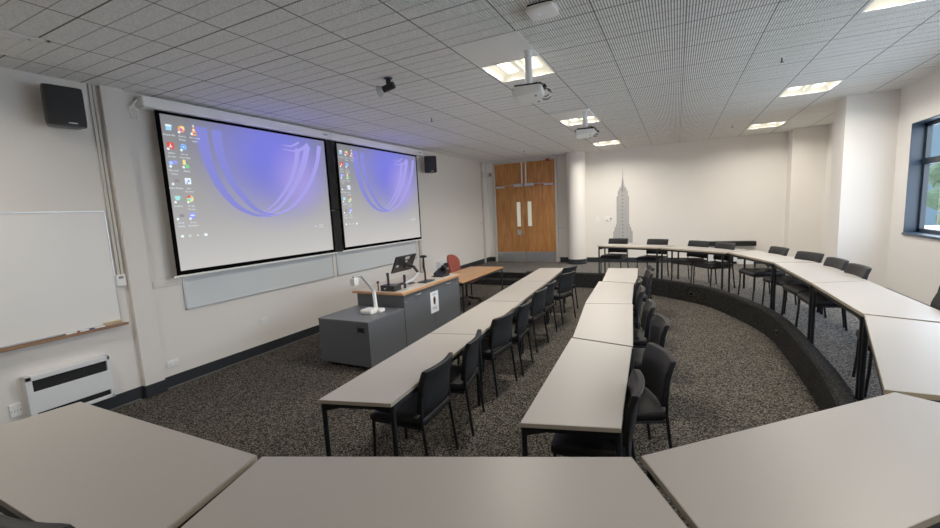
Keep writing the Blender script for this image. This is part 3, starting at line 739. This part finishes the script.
loc(MB().box((XL+.10, 5.095, 1.25), (XL+.118, 5.268, 1.92), .004), 'lower_panel', M['gap'], t)
loc(MB().box((XL+.10, 5.095, 1.935), (XL+.118, 5.268, 3.03), .004), 'upper_panel', M['gap'], t)
tag(MB().tube([(XL+.06, 2.54, 3.10), (XL+.05, 2.47, 3.02), (XL+.03, 2.49, 2.93), (XL+.05, 2.53, 2.93), (XL+.04, 2.55, 3.0), (XL+.05, 2.50, 3.06), (XL+.07, 2.54, 3.12)], .007, 8).build('coiled_cable', M['white']), 'white cable coiled at the near end of the screen case', 'cable')

def whiteboard(label, y0, y1, z0, z1, m, fr=.018, d=.02):
    t = thing('whiteboard', label, 'whiteboard', (XL, (y0+y1)/2, z0))
    loc(MB().box((XL, y0+.005, z0+.005), (XL+d-.006, y1-.005, z1-.005)), 'writing_surface', m, t)
    b = MB().box((XL, y0, z0), (XL+d, y0+fr, z1), .002).box((XL, y1-fr, z0), (XL+d, y1, z1), .002).box((XL, y0, z1-fr), (XL+d, y1, z1), .002).box((XL, y0, z0), (XL+d, y1, z0+fr), .002)
    loc(b, 'frame', M['alu'], t)
    return t
t = whiteboard('large plain whiteboard on the left wall above the white heater', -.4, 2.145, .86, 1.985, M['wbsurf'], .01)
loc(MB().box((XL, -.4, .832), (XL+.085, 2.17, .852), .003).box((XL+.078, -.4, .85), (XL+.085, 2.17, .860)), 'pen_tray', M['traywood'], t)
whiteboard('pale blue whiteboard under the nearer projection screen', 2.77, 5.125, .832, 1.60, M['wbgrey'])
whiteboard('pale blue whiteboard under the farther projection screen', 5.20, 7.60, .832, 1.60, M['wbgrey'])
def pen(y, L_, m, cap, label):
    t = thing('marker_pen', label, 'pen', (XL+.05, y, .853), group='pens on the whiteboard tray')
    loc(MB().tube([(XL+.05, y, .861), (XL+.045, y+L_, .861)], .008, 8), 'barrel', m, t)
    loc(MB().tube([(XL+.045, y+L_, .861), (XL+.043, y+L_+.035, .861)], .0085, 8), 'pen_cap', cap, t)
pen(1.69, .08, M['white'], M['redplastic'], 'white marker with red cap, leftmost on the wooden tray')
pen(1.79, .07, M['white'], M['bluep'], 'white marker with dark blue cap, middle of the wooden tray')
pen(1.905, .07, M['white'], M['white'], 'white marker next to the wooden eraser')
t = thing('board_eraser', 'pale wooden block eraser at the right end of the whiteboard tray', 'eraser', (XL+.045, 2.07, .852))
loc(MB().box((XL+.01, 1.99, .862), (XL+.072, 2.125, .888), .003), 'block', M['eraser'], t)
loc(MB().box((XL+.012, 1.992, .852), (XL+.07, 2.123, .863)), 'felt_pad', M['ink'], t)

# near speaker
def speaker(label, c, w_, h_, d_, ang):
    t = thing('wall_speaker', label, 'speaker', c, group='black speakers on the left wall')
    t.rotation_euler = (0, 0, ang)
    MB().rbox((d_, w_, h_), .02, 6, lambda p: Vector((p.x, p.y*(1 if p.x > 0 else .86), p.z))).build('cabinet', M['black'], t)
    b = MB(); b.rbox((.012, w_*.93, h_*.94), .005, 6, lambda p: Vector((p.x+.008*(1-(p.y/(w_/2))**2), p.y, p.z)), (d_/2, 0, 0)); b.build('grille', M['grille'], t)
    MB().box((d_/2+.012, .0, -h_/2+.025), (d_/2+.016, .06, -h_/2+.034), .001).build('name_plate', M['silver'], t)
    return t
s1 = speaker('black wall speaker beside the vertical trunking, nearest the camera', (-4.92, 1.90, 2.90), .27, .35, .16, -.15)
MB().tube([(-.16, .0, .0), (-.05, 0, 0)], .02, 8).build('bracket', M['black'], s1)
s2 = speaker('black wall speaker tilted out beyond the farther projection screen', (-4.86, 8.05, 2.86), .27, .36, .2, -.95)
MB().tube([(-.22, .12, .0), (-.05, 0, 0)], .02, 8).build('bracket', M['black'], s2)
# trunking
t = thing('cable_trunking', 'narrow twin vertical trunking running down to the switch near the whiteboard', 'trunking', (XL, 2.19, 1.3))
loc(MB().box((XL, 2.165, 1.34), (XL+.02, 2.19, ZC), .002), 'cover', M['trunk'], t)
loc(MB().box((XL, 2.190, 1.34), (XL+.012, 2.198, ZC)), 'gap_strip', M['trunkdark'], t)
loc(MB().box((XL, 2.198, 1.34), (XL+.02, 2.222, ZC), .002), 'side_cover', M['trunk'], t)
loc(MB().box((XL, 2.222, 1.34), (XL+.012, 2.230, ZC)), 'dark_strip', M['trunkdark'], t)
t = thing('switch_box', 'beige switch box at the foot of the vertical trunking', 'switch', (XL, 2.185, 1.28))
loc(MB().box((XL, 2.145, 1.225), (XL+.035, 2.225, 1.34), .005), 'box', M['white'], t)
loc(MB().box((XL+.034, 2.165, 1.30), (XL+.037, 2.205, 1.325), .001), 'display', M['ink'], t)
tag(MB().box((XL, 7.70, .2), (XL+.04, 7.78, 3.0), .003).box((XL, 7.80, .2), (XL+.02, 7.815, 3.0)).build('cable_trunking', M['trunk']), 'pale vertical trunking behind the lectern under the far screen corner', 'trunking')
# outlets
def outlet(label, y, z, w_=.12, h_=.07, ind=True):
    t = thing('power_outlet', label, 'power outlet', (XL, y, z), group='power outlets on the left wall')
    loc(MB().box((XL, y-w_/2, z-h_/2), (XL+.012, y+w_/2, z+h_/2), .003), 'face_plate', M['white'], t)
    b = MB()
    for s in (-1, 1):
        for k in (-1, 1): b.box((XL+.011, y+s*w_*.25+k*.010-.002, z-.012), (XL+.0128, y+s*w_*.25+k*.010+.002, z+.004))
    loc(b, 'pin_slots', M['ink'], t)
outlet('white double outlet just right of the wall pier above the baseboard', 2.555, .27)
outlet('white double outlet midway between the wall pier and the lectern', 3.75, .455)
outlet('white outlet left of the wall heater, at the left edge', 1.30, .30, .075, .11)
t = thing('data_plate', 'faint off-white wall plate left of the pale blue whiteboards', 'wall plate', (XL, 2.56, 1.2))
loc(MB().box((XL, 2.47, 1.14), (XL+.01, 2.77, 1.22), .003), 'face_plate', M['wall'], t)
# heater
t = thing('wall_heater', 'white wall heater with dark grilles low on the left wall under the whiteboard', 'heater', (XL, 1.67, .15))
hx0, hx1 = XL, XL+.095
hy0, hy1, hz0, hz1 = 1.36, 1.965, .155, .575
loc(MB().box((hx0, hy0+.015, hz0+.01), (hx1-.02, hy1-.015, hz1-.01), .003), 'body', M['gap'], t)
b = MB().box((hx0, hy0, hz0), (hx1, hy0+.045, hz1), .006).box((hx0, hy1-.03, hz0), (hx1, hy1, hz1), .006).box((hx0, hy0, hz1-.045), (hx1, hy1, hz1), .006).box((hx0, hy0, hz0), (hx1, hy1, hz0+.03), .005).box((hx1-.01, hy0+.03, hz0+.085), (hx1, hy1-.02, hz0+.275), .002)
loc(b, 'casing', M['whitem'], t)
b = MB()
for k in range(7): b.box((hx1-.05, hy0+.05, hz0+.275+k*.014), (hx1-.022, hy1-.035, hz0+.278+k*.014))
for k in range(4): b.box((hx1-.05, hy0+.05, hz0+.04+k*.016), (hx1-.022, hy1-.035, hz0+.043+k*.016))
b.box((hx1-.03, 1.56, hz0+.03), (hx1-.018, 1.565, hz1-.05)).box((hx1-.03, 1.76, hz0+.03), (hx1-.018, 1.765, hz1-.05))
loc(b, 'grille', M['leg'], t)
# far left wall heater
t = thing('wall_heater', 'white wall heater with dark top grille behind the red office chair', 'heater', (XL, 8.9, .15))
loc(MB().box((XL, 8.42, .12), (XL+.12, 9.15, .66), .006), 'casing', M['whitem'], t)
loc(MB().box((XL+.112, 8.55, .47), (XL+.123, 9.10, .60), .002), 'grille', M['gap'], t)
# small plates on left wall, far end
t = thing('wall_plate', 'small cream plate on the left wall near the doors', 'wall plate', (XL, 10.6, 1.4))
loc(MB().box((XL, 10.25, 1.33), (XL+.01, 10.35, 1.52), .002), 'face_plate', M['wall'], t)
t = thing('call_button', 'round white button with dark centre on the left wall by the doors', 'button', (XL, 11.0, 1.45))
loc(MB().lathe([(.045, -.004), (.04, .02)], (XL, 11.0, 1.44), 16, 'X'), 'plate', M['white'], t)
loc(MB().lathe([(.015, 0), (.014, .006)], (XL+.02, 11.0, 1.44), 12, 'X'), 'button', M['ink'], t)
t = thing('alarm_box', 'small brownish box high in the far left corner', 'box', (-4.98, YF, 2.8))
loc(MB().box((-5.0, YF-.05, 2.78), (-4.88, YF, 2.90), .006), 'housing', M['trunk'], t)
loc(MB().box((-4.97, YF-.055, 2.81), (-4.91, YF-.049, 2.87), .002), 'lens', M['crest'], t)
tag(MB().box((XL+.002, 11.18, TZ), (XL+.03, 11.26, ZC), .003).box((XL+.028, 11.19, 2.75), (XL+.06, 11.25, 2.92), .004).build('cable_trunking', M['trunk']), 'pale vertical trunking in the far left corner beside the doors', 'trunking')

# ------------------------------------------------------------------ far wall
dr = thing('door_1', 'timber double doors with steel kick plates and narrow glass slits', 'door', (-3.9, YF, TZ), kind='structure')
DX0, DX1 = -4.80, -3.02; yb = YF-.03
loc(MB().box((DX0-.07, YF-.05, TZ), (DX0, YF, ZC-.06), .003).box((DX1, YF-.05, TZ), (DX1+.07, YF, ZC-.06), .003).box((DX0-.07, YF-.05, 3.11), (DX1+.07, YF, 3.16), .003), 'door_frame', M['trunk'], dr)
xm = (DX0+DX1)/2
for (a, b_, gx) in ((DX0, xm-.003, xm-.24), (xm+.003, DX1, xm+.09)):
    d = loc(MB().box((a+.004, yb, TZ+.005), (b_, YF, 2.45), .002), 'door_leaf', M['door'], dr)
    k = loc(MB().box((a+.01, yb-.004, TZ+.01), (b_-.004, yb, TZ+.29)), 'kick_plate', M['steel'], dr); k.parent = d; k.matrix_parent_inverse = Matrix.Identity(4)
    g_ = loc(MB().box((gx-.012, yb-.006, 1.28), (gx+.122, yb+.001, 2.01), .002), 'vision_panel_frame', M['crest'], dr); g_.parent = d; g_.matrix_parent_inverse = Matrix.Identity(4)
    g_ = loc(MB().box((gx, yb-.008, 1.295), (gx+.11, yb-.002, 1.995)), 'vision_panel', M['doorglass'], dr); g_.parent = d; g_.matrix_parent_inverse = Matrix.Identity(4)
for (a, b_) in ((DX0, xm-.09), (xm+.09, DX1)):
    loc(MB().box((a, yb, 2.50), (b_, YF, 3.11), .002), 'transom_panel', M['door'], dr)
loc(MB().box((DX0, yb-.01, 2.45), (DX1, YF, 2.50), .003), 'transom_bar', M['door'], dr)
loc(MB().box((xm-.09, yb+.01, 2.50), (xm+.09, YF, 3.11)), 'transom_centre', M['door'], dr)
loc(MB().box((xm-.075, yb-.012, 2.50), (xm-.045, yb+.01, 3.11), .003).box((xm+.045, yb-.012, 2.50), (xm+.075, yb+.01, 3.11), .003), 'cable_strip', M['white'], dr)
for s in (-1, 1):
    loc(MB().box((xm+s*.16-.13, yb-.07, 2.43), (xm+s*.16+.13, yb, 2.51), .008), 'door_closer', M['silver'], dr)
    loc(MB().tube([(xm+s*.2, yb-.05, 2.50), (xm+s*.62, yb-.06, 2.48)], .007, 8), 'closer_arm', M['silver'], dr)
    loc(MB().box((xm+s*.72-.13, yb-.05, 2.42), (xm+s*.72+.13, yb, 2.47), .006), 'hold_open', M['silver'], dr)
loc(MB().box((xm-.24, yb-.02, .99+.05), (xm-.11, yb, 1.20), .01), 'lock_plate', M['steel'], dr)
loc(MB().lathe([(.03, 0), (.03, -.035)], (xm-.175, yb-.02, 1.11), 14, 'Y'), 'knob', M['alu'], dr)
loc(MB().box((xm-.09, yb-.004, 1.50), (xm-.04, yb, 1.70)), 'pull_plate', M['door'], dr)
tag(MB().box((-3.27, YF-.05, 3.07), (-3.15, YF-.01, 3.15), .006).build('exit_sensor', M['redplastic']), 'small red box above the right door leaf', 'sensor')
tag(MB().lathe([(.240, TZ), (.240, ZC)], (-2.385, 11.33, 0), 40).build('round_column', M['farwall']), 'round white column beside the double doors', 'column')['kind'] = 'structure'
o = struct('baseboard_column', MB().lathe([(.250, TZ), (.250, TZ+bb)], (-2.385, 11.33, 0), 40), M['base'], smooth=True)
def plate(name, label, x, z, w_, h_, detail=True, cat='switch'):
    t = thing(name, label, cat, (x, YF, z))
    loc(MB().box((x-w_/2, YF-.012, z-h_/2), (x+w_/2, YF, z+h_/2), .003), 'face_plate', M['white'], t)
    if detail: loc(MB().box((x-.012, YF-.016, z-.018), (x+.012, YF-.011, z+.018), .002), 'rocker', M['ink'], t)
    return t
plate('light_switch', 'white switch just right of the doors, left one of a pair', -2.93+.02, 1.21, .07, .12)
plate('light_switch', 'white switch just left of the round column, right one of a pair', -2.80, 1.22, .07, .12)
plate('wall_socket', 'blank white wall plate between the round column and the thermostat', -1.90, 1.42, .08, .12, False)
t = plate('thermostat', 'white thermostat box left of the skyscraper decal', -1.62, 1.43, .14, .13, False, 'thermostat')
loc(MB().box((-1.67, YF-.02, 1.375), (-1.62, YF-.011, 1.395)).box((-1.57, YF-.02, 1.40), (-1.53, YF-.0, 1.45), .002), 'dark_marks', M['ink'], t)
# skyscraper decal
t = thing('skyscraper_decal', 'grey vinyl decal of a tall stepped skyscraper with a spire on the far wall', 'decal', (-1.25, YF, .8))
yd = YF-.002
prof = [(.26, .78), (.26, 1.06), (.225, 1.06), (.225, 1.16), (.195, 1.16), (.195, 1.22), (.165, 1.22), (.165, 1.90), (.140, 1.90), (.140, 2.02), (.115, 2.02), (.10, 2.09), (.062, 2.12), (.045, 2.14), (.035, 2.20), (.022, 2.26), (.014, 2.32), (.010, 2.40), (.004, 2.54)]
b = MB()
prof = [(w_*.9, .78+(z_-.78)*1.085) for w_, z_ in prof]
for i in range(len(prof)-1):
    (w0, z0_), (w1, z1_) = prof[i], prof[i+1]
    if z1_ > z0_+1e-6: b.poly([(-1.25-w0, yd, z0_), (-1.25+w0, yd, z0_), (-1.25+w1, yd, z1_), (-1.25-w1, yd, z1_)])
loc(b, 'tower_silhouette', M['decall'], t)
b = MB(); z_ = .80
while z_ < 2.15:
    wd = [w for w, z in prof if z >= z_][0]
    n = int(wd*2/.032)
    for k in range(n):
        x_ = -1.25-wd+.016+k*(2*wd-.032)/max(1, n-1)
        b.box((x_-.005, yd-.0006, z_), (x_+.004, yd-.0001, z_+.032))
    z_ += .045
loc(b, 'window_marks', M['decal'], t)
b = MB()
for k in range(14): b.box((-1.25-.016, yd-.0009, .86+k*.095), (-1.25+.012, yd-.0002, .885+k*.095))
for k in range(5): b.box((-1.25-.06+.01*k, yd-.0009, 2.14+.028*k), (-1.25+.06-.01*k, yd-.0002, 2.146+.028*k))
b.box((-1.254, yd-.0009, 2.14), (-1.266, yd-.0002, 2.45))
for w_, z0_, z1_ in ((.234, .78, 1.08), (.20, 1.08, 1.19), (.148, 1.26, 1.99)):
    for s in (-1, 1): b.box((-1.25+s*w_-.003, yd-.0009, z0_), (-1.25+s*w_+.003, yd-.0002, z1_))
loc(b, 'dark_lines', M['decald'], t)
# far wall heater
t = thing('wall_heater', 'white heater with a long dark top grille on the far wall behind the chairs', 'heater', (1.1, YF, .3))
loc(MB().box((.62, YF-.10, TZ+.06), (1.30, YF, .78), .006), 'casing', M['whitem'], t)
loc(MB().box((.66, YF-.16, .69), (1.66, YF, .80), .004), 'top_grille', M['gap'], t)
loc(MB().box((1.30, YF-.12, TZ+.0), (1.62, YF, TZ+.10), .004), 'pipe_cover', M['whitem'], t)

# ------------------------------------------------------------------ ceiling fittings
GL = 'recessed ceiling lights'
def clight(i, x0, x1, y0, y1, label):
    t = thing('ceiling_light', label, 'ceiling light', ((x0+x1)/2, (y0+y1)/2, ZC), group=GL)
    w_, d_ = x1-x0, y1-y0; hw, hd = w_/2, d_/2; fr = .018; dp = .06
    b = MB()
    for a, c in (((-hw, -hd), (hw, -hd+fr)), ((-hw, hd-fr), (hw, hd)), ((-hw, -hd+fr), (-hw+fr, hd-fr)), ((hw-fr, -hd+fr), (hw, hd-fr))):
        b.box((*a, -.004), (*c, .012))
    b.build('frame', M['white'], t, False)
    iw, id_ = hw-fr, hd-fr; tw, td = iw*.80, id_*.72
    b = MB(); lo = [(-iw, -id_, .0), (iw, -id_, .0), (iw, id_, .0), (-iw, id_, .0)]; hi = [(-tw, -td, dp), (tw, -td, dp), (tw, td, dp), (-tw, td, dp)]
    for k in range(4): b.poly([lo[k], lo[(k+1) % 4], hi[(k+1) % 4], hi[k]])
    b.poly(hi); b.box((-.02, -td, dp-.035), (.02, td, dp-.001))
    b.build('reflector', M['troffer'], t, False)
    for s in (-1, 1):
        b = MB(); b.box((s*.13-.055, -td*.92, dp-.012), (s*.13+.055, td*.92, dp-.004), .002); b.build('lamp_tube', M['tube'], t, False)
        la = bpy.data.lights.new('tube_light', 'AREA'); la.shape = 'RECTANGLE'; la.size = .12; la.size_y = td*1.8; la.energy = LAMP*((.45 if x0 < 0 else .75) if y0 < 1 else 1)*(.74 if x0 > 0 else 1.06); la.color = (1, .93, .82); la.spread = math.radians(158)
        lo = bpy.data.objects.new('tube_light', la); C.objects.link(lo); lo.parent = t; lo.location = (s*.13, 0, dp-.015)
LAMP = 21
LN = ['lit recessed ceiling light above the nearer projector', 'lit recessed ceiling light above the farther projector', 'lit recessed ceiling light nearest the far wall on the left line',
      'lit recessed ceiling light cut off by the top right edge', 'lit recessed ceiling light at the right, middle of its line', 'small lit recessed ceiling light nearest the far wall on the right',
      'unseen ceiling light added to brighten the near right tables', 'unseen ceiling light added to brighten the lower left wall', 'recessed ceiling light at the rear of the room']
for i, l in enumerate(lights): clight(i, *l, LN[i])
t = thing('ceiling_panel', 'flat white blank panel next to the nearer lit ceiling light', 'panel', (-1.44, 3.5, ZC))
loc(MB().box((-1.73, 3.33, ZC-.002), (-1.15, 3.91, ZC+.010), .001), 'sheet', M['panel'], t)
loc(MB().box((-1.74, 3.32, ZC-.004), (-1.73, 3.92, ZC+.004)).box((-1.15, 3.32, ZC-.004), (-1.14, 3.92, ZC+.004)).box((-1.74, 3.32, ZC-.004), (-1.14, 3.33, ZC+.004)), 'edge_trim', M['white'], t)
t = thing('ceiling_panel', 'white boxed panel hanging in front of the farther lit ceiling light', 'panel', (-1.44, 6.6, ZC))
loc(MB().box((-1.73, 6.36, ZC-.02), (-1.15, 6.91, ZC), .004), 'box', M['panel'], t)
# projectors
def projector(label, x, y, zt, zb, rz):
    t = thing('projector', label, 'projector', (x, y, zb), rz=rz, group='ceiling projectors')
    h = zt-zb
    MB().lathe([(.045, h-.012), (.045, h-.001)], n=20).build('ceiling_flange', M['white'], t)
    MB().tube([(0, 0, .10), (0, 0, h)], .033, 16).build('drop_pole', M['white'], t)
    MB().box((-.12, -.10, .085), (.12, .10, .10), .004).box((-.15, -.03, .07), (.15, .03, .09), .003).build('mount_plate', M['gap'], t)
    b = MB(); b.rbox((.26, .34, .085), .02, 7, lambda p: Vector((p.x, p.y, p.z+(.012*(p.x/.13) if p.z < 0 else 0))), (0, 0, .03)); b.build('body', M['white'], t)
    MB().box((-.132, -.10, .03), (-.128, .06, .058), .001).build('front_vent', M['ink'], t)
    MB().lathe([(.03, -.132), (.036, -.122), (.02, -.126)], (0, .10, .03), 18, 'X').build('lens', M['black'], t)
    MB().box((-.131, .145, .02), (-.128, .155, .03)).build('indicator', M['led'], t)
    b = MB()
    for q in range(3):
        r = .045+.012*q
        b.tube([(.14+r*math.cos(a)*.8, .06+.02*q+r*math.sin(a)*.6, .045+r*math.sin(a)*.9) for a in [k*PI/5 for k in range(10)]], .005, 6)
    b.tube([(.0, .02, .12), (.06, .05, .14), (.14, .04, .11), (.17, .05, .05)], .007, 6)
    b.build('cable_loops', M['black'], t)
    b = MB(); b.tube([(.15+.055*math.cos(k*PI/5), .0+.03*math.sin(k*PI/5), .03+.05*math.sin(k*PI/5)) for k in range(10)], .004, 6); b.build('white_cable', M['white'], t)
    for s in (-1, 1): MB().lathe([(.012, -.018), (.010, -.010)], (.07, s*.11, .0), 10).build('foot', M['ink'], t)
    return t
projector('white ceiling projector on a drop pole, nearer of the two', -1.20, 3.78, ZC, 2.79, math.radians(10))
projector('white ceiling projector on a drop pole, farther of the two', -1.22, 6.50, ZC-.0, 2.83, math.radians(10))
# access point
t = thing('wireless_access_point', 'white rounded square access point on the ceiling at the top centre', 'access point', (-.855, 3.05, ZC))
MB().rbox((.21, .21, .035), .017, 7, lambda p: Vector((p.x*(1-.10*(p.y/.105)**2), p.y*(1-.10*(p.x/.105)**2), p.z)), (0, 0, -.03)).build('cover', M['white'], t)
MB().box((-.085, -.085, -.016), (.085, .085, 0), .003).build('mount', M['gap'], t)
MB().lathe([(.005, -.0485), (.005, -.047)], (-.02, -.01, 0), 10).build('indicator', M['led'], t)
# spotlight
t = thing('ceiling_spotlight', 'black ceiling spotlight with a silver lamp face aimed at the screens', 'spotlight', (-2.655, 3.67, ZC))
MB().lathe([(.045, -.008), (.045, -.001)], n=20).build('mount', M['black'], t)
MB().tube([(0, 0, -.005), (0, .0, -.085)], .026, 14).build('stem', M['black'], t)
MB().tube([(.06, .01, -.075), (-.06, -.01, -.105)], [.036, .034], 16).build('housing', M['black'], t)
MB().tube([(-.06, -.01, -.105), (-.09, -.015, -.112), (-.115, -.02, -.118)], [.034, .052, .062], 20).build('lamp_face', M['silver'], t)
for (x, y, l) in ((.94, 5.41, 'right of centre nearest the camera'), (.94, 9.65, 'at the right toward the far wall'), (-3.25, 5.5, 'above the gap between the projection screens'), (-3.29, 9.8, 'before the double doors')):
    t = thing('sprinkler_head', 'tiny ceiling sprinkler head '+l, 'sprinkler', (x, y, ZC), group='ceiling sprinkler heads')
    MB().lathe([(.022, -.006), (.022, .012)], n=14).build('flange', M['white'], t)
    MB().tube([(0, 0, 0), (0, 0, -.045)], .006, 8).lathe([(.016, -.05), (.016, -.046)], n=12).build('nozzle', M['gap'], t)
t = thing('ceiling_vent', 'square grey air vent in the ceiling at the top left edge', 'air vent', (-4.4, 1.3, ZC))
b = MB()
for k, s in enumerate((.28, .20, .12)):
    for a, c in (((-s, -s), (s, -s+.02)), ((-s, s-.02), (s, s)), ((-s, -s), (-s+.02, s)), ((s-.02, -s), (s, s))): b.box((*a, -.012+.003*k), (*c, -.002))
b.build('louvre_rings', M['panel'], t, False)
MB().box((-.28, -.28, -.004), (.28, .28, -.001)).build('back_plate', M['panel'], t, False)

# curb sockets
for (p, l) in (((.25, 8.235, .15), 'left one, facing the middle row'), ((1.12, 6.04, .15), 'right one, near the bend')):
    # set on the riser face
    best = min(range(len(innerS)-1), key=lambda i: (Vector(innerS[i])-Vector(p[:2])).length)
    a = Vector(innerS[best]); c = Vector(innerS[best+1]); d = (c-a).normalized(); n2 = Vector((-d.y, d.x))
    t = thing('riser_socket', 'small black socket set in the dark curved riser, '+l, 'socket', (a.x, a.y, .16), rz=math.atan2(d.y, d.x), group='sockets in the riser')
    MB().box((-.045, -.002, -.03), (.045, .012, .03), .003).build('plate', M['black'], t)
    MB().box((-.03, .011, -.02), (.03, .014, .02), .002).build('cover', M['border'], t)

# ------------------------------------------------------------------ light and camera
wld = bpy.data.worlds.new('sky'); bpy.context.scene.world = wld; wld.use_nodes = True
nt = wld.node_tree; bg = nt.nodes['Background']
tc = nt.nodes.new('ShaderNodeTexCoord'); sp = nt.nodes.new('ShaderNodeSeparateXYZ'); nt.links.new(tc.outputs['Generated'], sp.inputs[0])
r = ramp(nt, [(.45, (.52, .52, .50)), (.50, (.88, .93, 1.0)), (.75, (.64, .78, 1.0))])
mr = nt.nodes.new('ShaderNodeMapRange'); mr.inputs[1].default_value = -1; mr.inputs[2].default_value = 1; nt.links.new(sp.outputs[2], mr.inputs[0]); nt.links.new(mr.outputs[0], r.inputs[0])
nt.links.new(r.outputs[0], bg.inputs[0]); bg.inputs[1].default_value = 7.2
la = bpy.data.lights.new('window_portal', 'AREA'); la.shape = 'RECTANGLE'; la.size = WY1-WY0; la.size_y = WZ1-WZ0
la.cycles.is_portal = True
lo_ = bpy.data.objects.new('window_portal', la); C.objects.link(lo_); lo_.location = (XR+WT+.02, (WY0+WY1)/2, (WZ0+WZ1)/2)
lo_.rotation_euler = Matrix(((0, 0, 1), (1, 0, 0), (0, 1, 0))).to_euler()

for yy, en in ((4.1, 1.3), (6.4, 1.6)):      # added lamps stand in for bluish screen light on the ceiling
    la = bpy.data.lights.new('screen_spill_fill', 'AREA'); la.shape = 'RECTANGLE'; la.size = .25; la.size_y = 1.7; la.energy = en; la.color = (.22, .22, 1.0)
    lo_ = bpy.data.objects.new('screen_spill_fill', la); C.objects.link(lo_); lo_.location = (-4.72, yy, 2.55); lo_.rotation_euler = (PI, .05, 0)

yaw, pitch, roll, f = -.461779350, -.125919869, .0494904537, 417.091927
cam = bpy.data.cameras.new('camera'); co = bpy.data.objects.new('camera', cam); C.objects.link(co)
cam.sensor_width = 36; cam.lens = f/940*36; cam.clip_start = .02; cam.clip_end = 500
fw = Vector((math.sin(yaw)*math.cos(pitch), math.cos(yaw)*math.cos(pitch), math.sin(pitch)))
r0 = Vector((math.cos(yaw), -math.sin(yaw), 0)); d0 = fw.cross(r0)
rt = r0*math.cos(roll)+d0*math.sin(roll); dn = -r0*math.sin(roll)+d0*math.cos(roll)
mw = Matrix((rt, -dn, -fw)).transposed().to_4x4(); mw.translation = (0, 0, H)
co.matrix_world = mw
sc = bpy.context.scene; sc.camera = co
sc.view_settings.view_transform = 'Standard'; sc.view_settings.look = 'None'
sc.view_settings.exposure = .0; sc.view_settings.gamma = 1.2
sc.cycles.use_denoising = True
sc.cycles.max_bounces = 10; sc.cycles.diffuse_bounces = 6; sc.cycles.glossy_bounces = 4
sc.cycles.sample_clamp_indirect = 6
